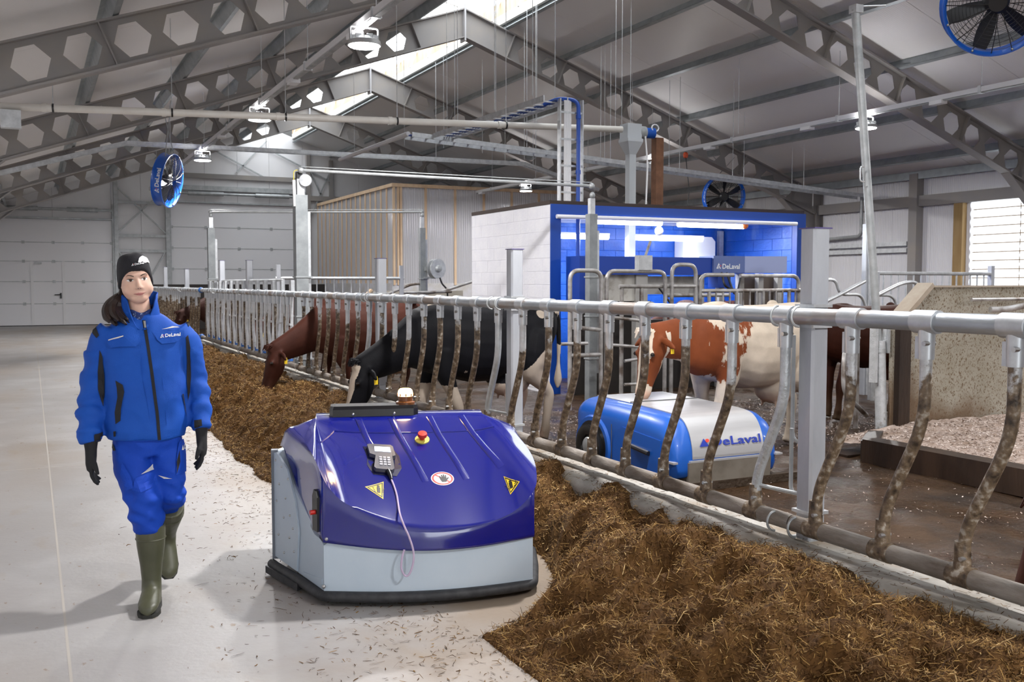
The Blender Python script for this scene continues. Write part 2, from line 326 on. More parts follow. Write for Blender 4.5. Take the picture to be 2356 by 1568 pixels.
# ---- portal frames: castellated rafters
def frame(y, label):
    f = thing('portal_frame', label, 'roof frame', (RX, y, 0), group='grey steel portal frames')
    cs = math.cos(math.atan(SL)); D = .60       # web depth (vertical)
    for sgn in (-1, 1):
        dmax = 10.1
        def pt(d, h, off): return (sgn * d, off, ZB - SL * d + h)
        # web as cells around hexagons: strips between cell borders
        bm = bmesh.new()
        hexes = [1.55 + .585 * k for k in range(14)]
        hw, fw_, hh = .225, .105, .215
        def face(ps, off):
            vs = [bm.verts.new(pt(d, h, off)) for d, h in ps]; return bm.faces.new(vs)
        for off in (-.006, .006):
            face([(0, .03), (hexes[0] - .2925, .03), (hexes[0] - .2925, D), (0, D)], off)
            face([(hexes[-1] + .2925, .03), (dmax, .03), (dmax, D), (hexes[-1] + .2925, D)], off)
            for c in hexes:
                a, e = c - .2925, c + .2925; m_ = .03 + (D - .03) / 2
                # centre line slants with the web's perpendicular
                q = SL * cs * cs
                def sk(d, h): return (d + (h - m_) * q, h)
                H = [sk(c - hw, m_), sk(c - fw_, m_ + hh), sk(c + fw_, m_ + hh), sk(c + hw, m_), sk(c + fw_, m_ - hh), sk(c - fw_, m_ - hh)]
                face([(a, .03), (c, .03), H[5], H[0], (a, m_)], off); face([(c, .03), (e, .03), (e, m_), H[3], H[4]], off); face([(c, .03), H[4], H[5]], off)
                face([(a, m_), H[0], H[1], (c, D), (a, D)], off); face([(e, m_), (e, D), (c, D), H[2], H[3]], off); face([(c, D), H[1], H[2]], off)
        me = bpy.data.meshes.new('web'); bm.to_mesh(me); bm.free(); me.materials.append(paintgrey)
        o = bpy.data.objects.new('web', me); col.objects.link(o); o.parent = f
        for nm, h0, h1 in (('bottom_flange', .0, .03), ('top_flange', D, D + .03)):
            mb = MB(); mb.loft([[pt(0, h0, -.11), pt(0, h0, .11), pt(0, h1, .11), pt(0, h1, -.11)], [pt(dmax, h0, -.11), pt(dmax, h0, .11), pt(dmax, h1, .11), pt(dmax, h1, -.11)]]); mb.build(nm, paintgrey, f, smooth=False)
        for d in (1.20, 2.52, 4.27, 6.03, 7.78, 9.53):
            q = .22
            mb = MB(); mb.loft([[pt(d - .19, .03, -.10), pt(d - .175, .03, -.10), pt(d - .175, .03, .10), pt(d - .19, .03, .10)], [pt(d + .02, D, -.10), pt(d + .035, D, -.10), pt(d + .035, D, .10), pt(d + .02, D, .10)]]); mb.build('stiffener', paintgrey, f, smooth=False)
        # haunch and column
        xc = sgn * 10.15
        mb = MB(); zt = ZB - SL * 10.1 + .6
        mb.bx(min(xc, xc + sgn * .25) , max(xc, xc + sgn * .25), -.008, .008, -.3, zt); mb.bx(xc - .012, xc + .012, -.11, .11, -.3, ZB - SL * 10.1 + .03); mb.bx(xc + sgn * .25 - .012, xc + sgn * .25 + .012, -.11, .11, -.3, zt)
        mb.build('column', paintgrey, f, smooth=False)
        mb = MB(); mb.prism([(9.0, ZB - SL * 9.0), (10.15, ZB - SL * 10.15), (10.15, ZB - SL * 10.15 - .55)], lambda d, z, s_: (sgn * d, -.008 if s_ else .008, z)); mb.bar((sgn * 9.0, 0, ZB - SL * 9.0), (sgn * 10.15, 0, ZB - SL * 10.15 - .55), .2, .02, up=(0, 0, 1)); mb.build('haunch', paintgrey, f, smooth=False)
    MB().bx(-.018, .018, -.13, .13, ZB - .08, ZB + .70).build('apex_plate', mat('pale_grey_steel', (.42, .42, .44), .5) if 'pale_grey_steel' not in MATS else MATS['pale_grey_steel'], f, smooth=False)
    return f
names = ['steel portal frame behind the camera, second', 'steel portal frame just behind the camera', 'grey steel portal frame high overhead before the near fan', 'nearest steel roof frame, its hexagon holes largest, cut by the top edge', 'second steel roof frame whose ridge joint shows at the top of the picture', 'third steel roof frame from the camera under the skylight', 'farthest steel roof frame, low in front of the end wall doors']
for y, l in zip(FR, names):
    if y > 10: frame(y, l)
# ---- sectional doors in the back wall
def sdoor(name, x0, x1, z0, z1, seams, passdoor=None):
    d = struct(name, ((x0 + x1) / 2, YB, 0)); zz = [z0] + seams + [z1]
    for a, c in zip(zz, zz[1:]):
        MB().bx(x0, x1, YB + .01, YB + .05, a + .008, c - .008).build('door_panel', doorwhite, d, smooth=False, world=True)
    for s_ in seams:
        MB().bx(x0, x1, YB + .002, YB + .03, s_ - .012, s_ + .012).build('panel_joint', galv2, d, smooth=False, world=True)
        for k in range(5):
            x = x0 + (x1 - x0) * (k + .02) / 4.04
            MB().bx(x - .05, x + .05, YB - .015, YB + .02, s_ - .05, s_ + .05).build('hinge', galv2, d, smooth=False, world=True)
    for x in (x0 - .05, x1 + .05): MB().bx(x - .04, x + .04, YB - .12, YB + .0, z0, z1 + .6).build('track', galv2, d, smooth=False, world=True)
    MB().bx(x0, x1, YB - .01, YB + .06, z0 - .03, z0 + .03).build('bottom_seal', black, d, smooth=False, world=True)
    MB().bx(x0 - .2, x1 + .2, YB - .10, YB + .0, z1, z1 + .06).build('lintel', galv2, d, smooth=False, world=True)
    MB().cyl((x0, YB - .22, z1 + .36), (x1, YB - .22, z1 + .36), .05).build('torsion_shaft', galv2, d, world=True)
    for a in (.12, .62):
        MB().cyl((x0 + (x1 - x0) * a, YB - .22, z1 + .36), (x0 + (x1 - x0) * (a + .26), YB - .22, z1 + .36), .085).build('torsion_spring', galv2, d, world=True)
    return d
d1 = sdoor('door_1', D1[0], D1[1], 0, D1[2], [.81, 1.62, 2.36, 3.05])
for x in (.07, 1.12):
    MB().bx(x - .05, x + .05, YB - .02, YB + .02, .03, 2.36).build('pass_door_stile', white, d1, smooth=False, world=True)
mb = MB(); mb.tube([(1.0, YB - .03, 1.14), (1.0, YB - .09, 1.14), (.80, YB - .09, 1.14)], .018, 6); mb.bx(.98, 1.04, YB - .03, YB, 1.0, 1.2); mb.build('door_handle', black, d1, world=True)
MB().bx(.16, .40, YB - .05, YB - .01, 2.26, 2.32).build('door_closer', galv2, d1, smooth=False, world=True)
d2 = sdoor('door_2', D2[0], D2[1], -.1, D2[2], [.5, 1.30, 2.11, 2.92, 3.73])
MB().bx(D2[0] - .1, D2[1], YB - .16, YB - .04, 5.15, 5.33).build('horizontal_rail', galv2, d2, smooth=False, world=True)
MB().bx(D2[0] - .1, D2[1], YB - .16, YB - .04, 5.62, 5.80).build('horizontal_rail', paintgrey, d2, smooth=False, world=True)
# gable posts, struts and bracing on the back wall
gs = thing('gable_bracing', 'grey steel posts and crossed braces on the end wall between the doors', 'wall bracing', (3.9, YB, 0))
for x in (2.95, 4.78, 10.25, 11.2, 14.6):
    MB().bx(x - .07, x + .07, YB - .2, YB - .02, -.1, eavez(x) - .32).build('post', galv2 if x < 5 else paintgrey, gs, smooth=False, world=True)
for z in (2.78, 3.35, 4.6): MB().bx(2.95, 4.78, YB - .15, YB - .07, z - .05, z + .05).build('strut', galv2, gs, smooth=False, world=True)
for a, c in (((2.95, 3.4), (4.78, 5.2)), ((2.95, 5.2), (4.78, 3.4)), ((3.0, 2.78), (3.7, 1.8)), ((4.7, 2.78), (4.2, 1.9)), ((10.3, 4.2), (11.2, 6.2)), ((10.3, 6.2), (11.2, 4.2)), ((10.3, .3), (11.2, 2.2)), ((6.2, 6.9), (8.6, 5.7)), ((11.2, 5.7), (8.6, 6.9)), ((7.4, 5.9), (8.6, 7.2))):
    MB().bar((a[0], YB - .13, a[1]), (c[0], YB - .13, c[1]), .05, .05).build('brace', galv2, gs, smooth=False, world=True)
for z in (5.0,): MB().bx(10.25, 18.9, YB - .18, YB - .05, z - .1, z + .1).build('strut', paintgrey, gs, smooth=False, world=True)
# ---- right wall steel
rs = thing('wall_framing', 'dark grey eave beam and posts along the right hand wall', 'wall framing', (XR, 16, 0))
MB().bx(XR - .16, XR - .02, YF, YB, 3.38, 3.63).build('eave_beam', paintgrey, rs, smooth=False, world=True)
for y in (16.75, 23.3, 29.9, 10.1): MB().bx(XR - .22, XR - .0, y - .12, y + .12, -.1, 4.15).build('wall_post', paintgrey, rs, smooth=False, world=True)
MB().bx(XR - .2, XR - .12, YF, YB, 4.02, 4.2).build('eave_gutter', purlinm, rs, smooth=False, world=True)
for z in (2.36, 2.52): MB().bx(XR - .12, XR - .04, 17, 24, z - .05, z + .05).build('wall_conduit', galv, rs, smooth=False, world=True)
MB().tube(bend([(XR - .15, 18.4, 3.75), (XR - .15, 18.4, 2.75), (XR - .15, 20.0, 2.7)], .15), .045, 8).build('down_pipe', galv2, rs, world=True)
# window with an inflated curtain of horizontal tubes
MB().bx(XR + .11, XR + .16, YF, WIN[0], -.3, 4.6).build('wall_core', seamdark, wr, smooth=False, world=True); MB().bx(XR + .11, XR + .16, WIN[1], YB + .2, -.3, 4.6).build('wall_core', seamdark, wr, smooth=False, world=True)
wn = struct('window_1', (XR, 14.4, 0))
curt = bpy.data.materials.new('curtain_film'); curt.use_nodes = True; nt, N, L = nodes(curt); N.clear()
out = N.new('ShaderNodeOutputMaterial'); tr = N.new('ShaderNodeBsdfTransparent'); tr.inputs[0].default_value = (.9, .92, .95, 1); tl = N.new('ShaderNodeBsdfTranslucent'); tl.inputs[0].default_value = (.85, .87, .9, 1); df = N.new('ShaderNodeBsdfDiffuse'); df.inputs[0].default_value = (.7, .72, .76, 1)
m1 = N.new('ShaderNodeMixShader'); m1.inputs[0].default_value = .55; L.new(tl.outputs[0], m1.inputs[1]); L.new(df.outputs[0], m1.inputs[2]); m2 = N.new('ShaderNodeMixShader'); m2.inputs[0].default_value = .8; L.new(tr.outputs[0], m2.inputs[1]); L.new(m1.outputs[0], m2.inputs[2]); L.new(m2.outputs[0], out.inputs[0])
crease = mat('curtain_crease', (.30, .22, .14), .8)
nT = 11; dz = (WIN[3] - WIN[2]) / nT
for k in range(nT):
    z = WIN[2] + (k + .5) * dz
    MB().grid(lambda u, v: (XR + .02 - .06 * math.sin(v * math.pi), WIN[0] + u * (WIN[1] - WIN[0]), z - dz / 2 + v * dz), 4, 8).build('curtain_tube', curt, wn, world=True)
    if k: MB().tube([(XR + .012, WIN[0], z - dz / 2), (XR + .012, WIN[1] - .05, z - dz / 2 + .006 * rnd.uniform(-1, 1))], .012, 5).build('curtain_crease', crease, wn, world=True)
for y in (13.75, 14.05): MB().bx(XR - .03, XR - .02, y - .008, y + .008, WIN[2], WIN[3]).build('net_cord', crease, wn, smooth=False, world=True)
MB().bx(XR - .14, XR + .0, 15.42, 15.66, -.1, 3.4).build('timber_post', mat('brown_timber', (.28, .17, .06), .6, 0, (.36, .24, .10), 8, 1, stretch=(1, 1, .15)), wn, smooth=False, world=True)
# ================================================================== feed fence
FX, ZT, ZL = 3.2, 1.425, .45
def dirty(name, clean, clean2, metal, amt, lo, hi):
    m = mat(name, clean, .42, metal, clean2, 14, 1, bump=.25, bscale=70); nt, N, L = nodes(m); b = N['Principled BSDF']; base = b.inputs['Base Color'].links[0].from_socket
    tc = N.new('ShaderNodeTexCoord'); sx = N.new('ShaderNodeSeparateXYZ'); L.new(tc.outputs['Object'], sx.inputs[0])
    n = N.new('ShaderNodeTexNoise'); n.inputs['Scale'].default_value = 18; n.inputs['Detail'].default_value = 8; n.inputs['Roughness'].default_value = .7
    oi = N.new('ShaderNodeObjectInfo'); ad = N.new('ShaderNodeVectorMath'); L.new(tc.outputs['Object'], ad.inputs[0]); cb = N.new('ShaderNodeCombineXYZ'); ml = N.new('ShaderNodeMath'); ml.operation = 'MULTIPLY'; ml.inputs[1].default_value = 37; L.new(oi.outputs['Random'], ml.inputs[0]); L.new(ml.outputs[0], cb.inputs[0]); L.new(cb.outputs[0], ad.inputs[1]); L.new(ad.outputs[0], n.inputs['Vector'])
    r = N.new('ShaderNodeMapRange'); r.inputs[1].default_value = hi; r.inputs[2].default_value = lo; r.inputs[3].default_value = -.45; r.inputs[4].default_value = .32; zo = N.new('ShaderNodeMath'); zo.operation = 'MULTIPLY_ADD'; zo.inputs[1].default_value = .26; L.new(oi.outputs['Random'], zo.inputs[0]); L.new(sx.outputs['Z'], zo.inputs[2]); nl = N.new('ShaderNodeTexNoise'); nl.inputs['Scale'].default_value = 7; nl.inputs['Detail'].default_value = 3; L.new(ad.outputs[0], nl.inputs['Vector']); zp = N.new('ShaderNodeMath'); zp.operation = 'MULTIPLY_ADD'; zp.inputs[1].default_value = -.55; L.new(nl.outputs[0], zp.inputs[0]); L.new(zo.outputs[0], zp.inputs[2]); zq = N.new('ShaderNodeMath'); zq.operation = 'ADD'; zq.inputs[1].default_value = .16; L.new(zp.outputs[0], zq.inputs[0]); L.new(zq.outputs[0], r.inputs[0])
    a2 = N.new('ShaderNodeMath'); L.new(r.outputs[0], a2.inputs[0]); L.new(n.outputs[0], a2.inputs[1])
    r2 = N.new('ShaderNodeMapRange'); r2.inputs[1].default_value = .52; r2.inputs[2].default_value = .66; r2.inputs[4].default_value = amt; L.new(a2.outputs[0], r2.inputs[0])
    n3 = N.new('ShaderNodeTexNoise'); n3.inputs['Scale'].default_value = 30; n3.inputs['Detail'].default_value = 6; L.new(ad.outputs[0], n3.inputs['Vector'])
    cr = N.new('ShaderNodeValToRGB'); e = cr.color_ramp.elements; e[0].position = .3; e[0].color = (.030, .019, .012, 1); e[1].position = .56; e[1].color = (.19, .135, .085, 1); q = e.new(.68); q.color = (.42, .38, .32, 1); L.new(n3.outputs[0], cr.inputs[0])
    mx = N.new('ShaderNodeMix'); mx.data_type = 'RGBA'; L.new(r2.outputs[0], mx.inputs[0]); L.new(base, mx.inputs[6]); L.new(cr.outputs[0], mx.inputs[7]); L.new(mx.outputs[2], b.inputs['Base Color'])
    iv = N.new('ShaderNodeMath'); iv.operation = 'MULTIPLY_ADD'; iv.inputs[1].default_value = -metal; iv.inputs[2].default_value = metal; L.new(r2.outputs[0], iv.inputs[0]); L.new(iv.outputs[0], b.inputs['Metallic'])
    return m
barm = dirty('dirty_bar', (.50, .51, .52), (.66, .68, .70), .5, 1, -.28, -.05)
barclean = dirty('worn_clean_bar', (.46, .49, .51), (.62, .65, .68), .55, .75, -1.6, -.45)
railtop = mat('top_rail_galvanised', (.33, .36, .39), .42, .55, (.48, .52, .56), 7, 1, bump=.1, bscale=50, stretch=(1, .25, 1))
nt, N, L = nodes(railtop); b = N['Principled BSDF']; L.new(stain(nt, b.inputs['Base Color'].links[0].from_socket, (.30, .20, .13), 6, .52, .64, .6, (1, .35, 1)), b.inputs['Base Color'])
raillow = mat('bottom_rail_dirty', (.13, .10, .075), .6, .1, (.34, .31, .28), 8, 1, bump=.4, bscale=40, stretch=(1, .3, 1))
fitm = mat('bright_fitting', (.46, .49, .52), .38, .5, (.60, .62, .65), 12, 1)
postm = mat('fence_post_galvanised', (.42, .44, .48), .42, .35, (.54, .56, .60), 5, 1, stretch=(1, 1, .3))
OFF = .20
def barpts(): return bend([(0, 0, -.02), (0, 0, -.40), (0, OFF * .96, -.80), (0, OFF, -.97)], .12, 5)
mB = MB().tube(barpts(), .0245, 12).mesh('feed_bar', barm); mBc = MB().tube(barpts(), .0255, 12).mesh('feed_bar', barclean)
def ring(y, r0, r1, z=0, w=.03): return MB().lathe([(r0, -w), (r1, -w), (r1, w), (r0, w)], (0, y, z), (0, 1, 0), 18)
mT = ring(0, .036, .047, 0, .055); mT.tube([(0, 0, -.02), (0, 0, -.15)], [.034, .031], 14); mT = mT.mesh('top_fitting', fitm)
mTb = MB().tube([(-.040, -.02, -.085), (.02, -.02, -.085)], .010, 8).mesh('fitting_bolt', bolt)
mTe = MB().bx(-.008, .008, .028, .05, -.15, -.06).mesh('fitting_ear', fitm)
mL = ring(OFF, .037, .044, -.975, .05); mL.tube([(0, OFF, -.96), (0, OFF, -.84)], [.034, .030], 12); mL = mL.mesh('bottom_fitting', barm)
mLb = MB().tube([(-.038, OFF - .02, -.90), (.02, OFF - .02, -.90)], .009, 8).mesh('fitting_bolt', bolt)
def lk(name, me, parent, loc=(0, 0, 0)):
    o = bpy.data.objects.new(name, me); col.objects.link(o); o.parent = parent; o.location = loc; return o
posts_y = [.33, 3.5, 6.67, 9.84, 13.0]
plab = ['near feed fence panel running out of the picture at lower right', 'feed fence panel in front of the red and white cow and the blue barn robot', 'feed fence panel the black cow reaches through', 'feed fence panel the dark red cow reaches through', 'last curved bar feed fence panel before the head locks']
PL = 3.17
for k, y0 in enumerate(posts_y[:-1]):
    p = thing('feed_fence_panel', plab[k], 'feed fence', (FX, y0, 0), group='galvanised feed fence panels')
    MB().cyl((0, .003, ZT), (0, PL - .003, ZT), .0385, n=20).build('top_rail', railtop, p); MB().cyl((0, .003, ZL), (0, PL - .003, ZL), .0385, n=20).build('bottom_rail', raillow, p)
    for j in range(8):
        yb = .07 + .3935 * j
        if y0 + yb < 1.6: continue
        bo = lk('feed_bar', mBc if j == 0 else mB, p, (0, yb, ZT))
        lk('top_fitting', mT, bo); lk('fitting_bolt', mTb, bo); lk('fitting_ear', mTe, bo); lk('bottom_fitting', mL, bo); lk('fitting_bolt', mLb, bo)
    if k > 0:
        yb = .07 + .3935 * 0
        MB().tube(bend([(.10, yb + .06, ZT - .55), (.10, yb + .06, ZT - .86), (.10, yb - .02, ZT - .86), (.0, yb + .18, ZT - .84)], .03, 3), .010, 8).build('latch_rod', galv2, p)
        MB().tube(bend([(.14, yb + .10, ZT - .1), (.14, yb + .10, ZT - .62), (.14, yb - .10, ZT - .62), (.14, yb - .10, ZT - .9)], .05, 3), .010, 8).build('latch_rod', galv2, p)
capm = mat('violet_post_cap', (.10, .08, .22), .5)
def post(y, label, x=FX + .105, z0=.36, z1=1.83, wd=.10):
    p = thing('fence_post', label, 'fence post', (x, y, z0), group='square galvanised fence posts')
    h = wd / 2; q = .012
    pr = [(-h + q, -h), (h - q, -h), (h, -h + q), (h, h - q), (h - q, h), (-h + q, h), (-h, h - q), (-h, -h + q)]
    MB().loft([[(a, c, 0) for a, c in pr], [(a, c, z1 - z0) for a, c in pr]]).build('post_tube', postm, p, smooth=False)
    MB().bx(-h - .004, h + .004, -h - .004, h + .004, z1 - z0, z1 - z0 + .006).build('cap', capm, p, smooth=False)
    for z in (ZT, ZL):
        for dy in (-.07, .07):
            MB().tube([(-.05 + .05 * math.cos(t) * .0 + (-.055) * (1 if False else 0) + (.055 - .105 - .055 + .05) * 0 + FX - x + .046 * math.cos(t), dy, z - z0 + .046 * math.sin(t)) for t in [math.pi * (.5 + i / 10) for i in range(11)]], .006, 6).build('u_bolt', galv2, p)
        MB().bx(-.06, .055, -.062, .062, z - z0 + .04, z - z0 + .055).build('clamp_plate', galv, p, smooth=False); MB().bx(-.06, .055, -.062, .062, z - z0 - .055, z - z0 - .04).build('clamp_plate', galv, p, smooth=False)
    MB().bx(-.065, .065, -.065, .065, -.0, .012).build('foot_plate', galv2, p, smooth=False)
    return p
post(3.5, 'thick square galvanised fence post in the right foreground, in front of the barn robot')
post(6.67, 'square galvanised fence post in front of the white block wall, behind the black cow')
post(9.84, 'square galvanised fence post before the translucent room, above the dark red cow')
post(16.7, 'short square post behind the head locks with pale end', z1=1.95)
# tall lifting posts and their ropes / bars
tallm = mat('weathered_lift_post', (.24, .26, .27), .5, .4, (.34, .36, .37), 5, 1)
def tallpost(x, y, z0, z1, w1, label, reel=True):
    p = thing('lift_post', label, 'steel post', (x, y, z0), group='tall galvanised lift posts')
    MB().bx(-w1, w1, -w1, w1, 0, z1 - z0 - .32).build('post_tube', tallm, p, smooth=False)
    MB().bx(-w1 * .6, w1 * .6, -w1 * .6, w1 * .6, z1 - z0 - .36, z1 - z0 - .1).build('head', galv, p, smooth=False)
    MB().bx(w1, w1 + .05, -.03, .03, .4, z1 - z0 - .55).build('side_channel', galv, p, smooth=False)
    for z in (.6, 1.2, 1.75):
        if z < z1 - z0 - .4: MB().bx(-w1 - .012, w1 + .06, -w1 - .012, w1 + .012, z, z + .02).build('strap', galv2, p, smooth=False)
    if reel:
        MB().lathe([(.0, -.03), (.085, -.03), (.085, .03), (.0, .03)], (.06, -.08, z1 - z0 - .12), (.4, 1, 0), 20).build('rope_reel', galv, p)
        MB().bx(-.05, .03, -.03, .05, z1 - z0 - .24, z1 - z0).build('motor', black, p, smooth=False)
        MB().cyl((-.09, -.06, z1 - z0 - .48), (-.10, -.06, z1 - z0 - .12), .022).build('gas_strut', white, p)
        MB().tube(bend([(-.1, -.06, z1 - z0 - .12), (-.10, -.05, z1 - z0 + .02), (.02, -.05, z1 - z0 + .02)], .06), .006, 6).build('yellow_cable', mat('yellow_cable', (.6, .5, .05), .5), p)
    else:
        MB().ball((.0, -.02, z1 - z0 - .06), (.04, .04, .05), 10, 6).build('pulley', galv2, p)
    return p
tallpost(3.42, 13.66, -.1, 3.12, .085, 'tall thick galvanised lift post with round rope reel behind the head locks')
tallpost(3.42, 21.2, -.1, 3.04, .07, 'tall lift post at the far end of the head locks, behind the woman', False)
tallpost(7.1, 11.9, -.1, 2.86, .062, 'tall slim lift post standing in front of the blue milking room opening', False)
tallpost(7.12, 18.58, -.1, 3.0, .055, 'tall slim grey post left of the white block wall, beside the silver hose reel', False)
for a, c, l in (((3.42, 13.6, 3.14), (7.1, 11.9, 2.93), 'thin galvanised cross pipe between the rope reel post and the milking room'), ((3.42, 21.2, 3.05), (7.12, 18.58, 3.0), 'thin galvanised cross pipe in front of the translucent room')):
    t = thing('cross_pipe', l, 'pipe', a); MB().tube([a, c], .022, 8).build('pipe_tube', galv2, t, world=True)
    MB().tube([(a[0], a[1], a[2] + .05), (c[0], c[1], c[2] + .05)], .006, 5).build('rope', galv2, t, world=True)
    for e in (a, c): MB().ball(e, .045, 10, 6).build('end_bracket', galv2, t, world=True)
# ---- self locking head locks
hl = thing('headlock_fence', 'self locking headlock fence with paired bars and pale yokes behind the woman', 'feed fence', (FX, 13.1, 0))
MB().cyl((FX, 13.05, ZT), (FX, 21.1, ZT), .0385, n=16).build('top_rail', railtop, hl, world=True)
MB().cyl((FX, 13.05, ZL), (FX, 21.1, ZL), .0385, n=16).build('bottom_rail', raillow, hl, world=True)
MB().cyl((FX + .1, 14.2, ZT + .19), (FX + .1, 20.9, ZT + .19), .02, n=10).build('locking_bar', galv, hl, world=True)
hbar = dirty('headlock_bar', (.62, .64, .67), (.78, .80, .82), .4, .5, -1.5, -.3); bluecap = mat('blue_cap', (.03, .16, .55), .4)
mS = MB().tube([(0, 0, -.02), (0, 0, -.30), (0, .07, -.45), (0, .07, -.60), (0, .0, -.8), (0, 0, -.95)], .024, 8).mesh('neck_bar', hbar)
mS2 = MB().tube([(0, 0, -.02), (0, .03, -.45), (0, .10, -.9)], .022, 8).mesh('swing_bar', hbar); mS3 = MB().bar((0, .07, -.42), (0, -.17, -.42), .03, .025).mesh('yoke_rung', hbar)
mS4 = MB().box((0, 0, .11), (.05, .12, .16)).mesh('lock_plate', galv); mS5 = MB().cyl((0, .105, -.93), (0, .11, -.87), .03, n=8).mesh('blue_cap', bluecap)
mS6 = MB().tube([(0, 0, 0), (0, 0, -.95)], .021, 8).mesh('post_bar', barm)
for k in range(13):
    y = 13.55 + .57 * k
    s = lk('neck_bar', mS, hl, (0, y - 13.1, ZT)); lk('yoke_rung', mS3, s); lk('lock_plate', mS4, s, (.06, 0, .0)); lk('top_fitting', mT, s)
    s = lk('swing_bar', mS2, hl, (.02, y - 13.1 - .17, ZT)); lk('blue_cap', mS5, s)
    s = lk('post_bar', mS6, hl, (0, y - 13.1 + .2, ZT)); lk('top_fitting', mT, s)
for z in (ZT, ZL): MB().ball((FX, 21.2, z), .06, 12, 8).build('blue_end_cap', bluecap, hl, world=True)
# ---- far fence behind the woman
ff = thing('far_feed_fence', 'far feed fence of close set bars beside the woman, near the end wall', 'feed fence', (FX, 21.3, 0))
MB().cyl((FX, 21.3, ZT), (FX, 30.5, ZT), .0385).build('top_rail', railtop, ff, world=True); MB().cyl((FX, 21.3, ZL), (FX, 30.5, ZL), .0385).build('bottom_rail', raillow, ff, world=True)
for k in range(23): o = lk('feed_bar', mB, ff, (0, .2 + .39 * k, ZT)); lk('top_fitting', mT, o)
for y, z1, l in ((24, 1.9, 'far square post left of the dark cow behind the woman'), (28, 2.0, 'farthest pale square fence post beside the woman'), (19.3, 2.0, 'tall pale square post rising above the middle of the head locks')): post(y, l, z1=z1)
# ================================================================== lamps, trays, pipes, fans under the roof
lens = mat('lamp_lens', (1, 1, 1), .4, emit=(1, .98, .96), estr=60); alu = mat('cast_aluminium', (.45, .46, .47), .45, .6); trunkm = mat('white_trunking', (.66, .66, .68), .4)
def lamp(x, y, z, label, power=200, up=8):
    p = thing('high_bay_lamp', label, 'lamp', (x, y, z), group='round high bay lamps')
    MB().lathe([(.0, .10), (.10, .10), (.19, .05), (.20, .0), (.195, -.004), (.0, -.004)], n=24).build('housing', alu, p)
    for k in range(10):
        a = 2 * math.pi * k / 10; MB().bar((.05 * math.cos(a), .05 * math.sin(a), .11), (.17 * math.cos(a), .17 * math.sin(a), .085), .008, .05).build('cooling_fin', alu, p, smooth=False)
    MB().lathe([(0, -.006), (.175, -.006), (.175, -.012), (0, -.022)], n=24).build('lens', lens, p)
    MB().tube(bend([(-.17, 0, .05), (-.17, 0, .21), (.17, 0, .21), (.17, 0, .05)], .03), .012, 6).build('bracket', alu, p)
    a = area('lamp_light', (0, 0, -.03), (0, 0, 0), .34, .34, power, (1, .98, .975), shape='DISK'); a.parent = p
    a = area('added_uplight', (0, 0, .13), (R(180), 0, 0), .3, .3, up, (1, .98, .975), shape='DISK'); a.parent = p      # extra upward light added to brighten the roof lining
    return p
for (y, l) in ((-.8, 'lamp over the feed alley behind the camera'), (5.2, 'lamp over the feed alley above the camera'), (11.25, 'brightest round lamp, nearest under the left trunking rail'), (17.1, 'second round lamp hanging by the white auger pipe'), (23.27, 'third round lamp beside the left blue fan'), (29.4, 'small far lamp at the end of the left trunking rail')):
    lamp(3.6, y, 4.36, l)
for (y, l) in ((-.3, 'lamp behind the camera on the right rail'), (6.5, 'lamp on the right rail outside the picture'), (13.18, 'round lamp behind the leaning pole at upper right'), (19.9, 'round lamp hidden behind the milking room pipes'), (26.68, 'round lamp low above the milking room, left of the blue pipe')):
    lamp(13.6, y, 4.36, l, up=18)
def trunk(x, y0, y1, label):
    t = thing('lighting_trunking', label, 'cable trunking', (x, (y0 + y1) / 2, 4.62))
    MB().bx(x - .05, x + .05, y0, y1, 4.59, 4.67).build('rail', trunkm, t, smooth=False, world=True)
    MB().bx(x - .035, x + .035, y0, y1, 4.575, 4.59).build('rail_lip', galv2, t, smooth=False, world=True)
    y = y0 + .6
    while y < y1:
        zt = roofz(x, ZR) - .18
        MB().tube([(x, y, 4.67), (x, y, zt)], .006, 5).build('hanger_rod', galv, t, world=True); MB().bx(x - .06, x + .06, y - .03, y + .03, 4.57, 4.69).build('clip', galv, t, smooth=False, world=True)
        MB().bx(x - .07, x + .07, y + .7, y + .95, 4.53, 4.59).build('junction_box', white, t, smooth=False, world=True); y += 3.05
trunk(3.6, -2, 34, 'white lighting rail receding under the left roof slope'); trunk(13.6, -2, 32, 'white lighting rail under the right roof slope')
# white feed auger pipe
augm = mat('ivory_auger_pipe', (.66, .63, .58), .35, 0, (.72, .70, .66), 3, 1)
ag = thing('feed_auger_pipe', 'long ivory feed auger pipe crossing the barn under the roof', 'auger pipe', (4.5, 14.5, 4.05))
A, B = Vector((-.9, 15.08, 3.94)), Vector((9.0, 14.1, 4.15))
MB().cyl(A, B, .052, n=16).build('pipe_tube', augm, ag, world=True)
for t in (.115, .27, .43, .6, .78):
    c = A.lerp(B, t); MB().cyl(c - (B - A) * .003, c + (B - A) * .003, .062).build('coupling', augm, ag, world=True)
    MB().cyl(c + (B - A) * .011 - (B - A) * .0012, c + (B - A) * .011 + (B - A) * .0012, .064).build('pipe_clamp', black, ag, world=True); q = c + (B - A) * .011
    MB().tube([q, (q.x, q.y, roofz(q.x, ZR) - .1)], .006, 5).build('hanger_rod', galv, ag, world=True)
MB().bx(-.30, -.05, 14.9, 15.05, 3.66, 3.9).build('wall_bracket', galv, ag, smooth=False, world=True)
mo = thing('auger_outlet', 'grey auger outlet box with blue motor above the milking room', 'auger drive', (9.2, 14.1, 3.9)); hopm = mat('light_grey_hopper', (.50, .53, .56), .45)
MB().bx(9.05, 9.33, 14.0, 14.25, 4.0, 4.25).build('gear_box', hopm, mo, smooth=False, world=True)
rings = []
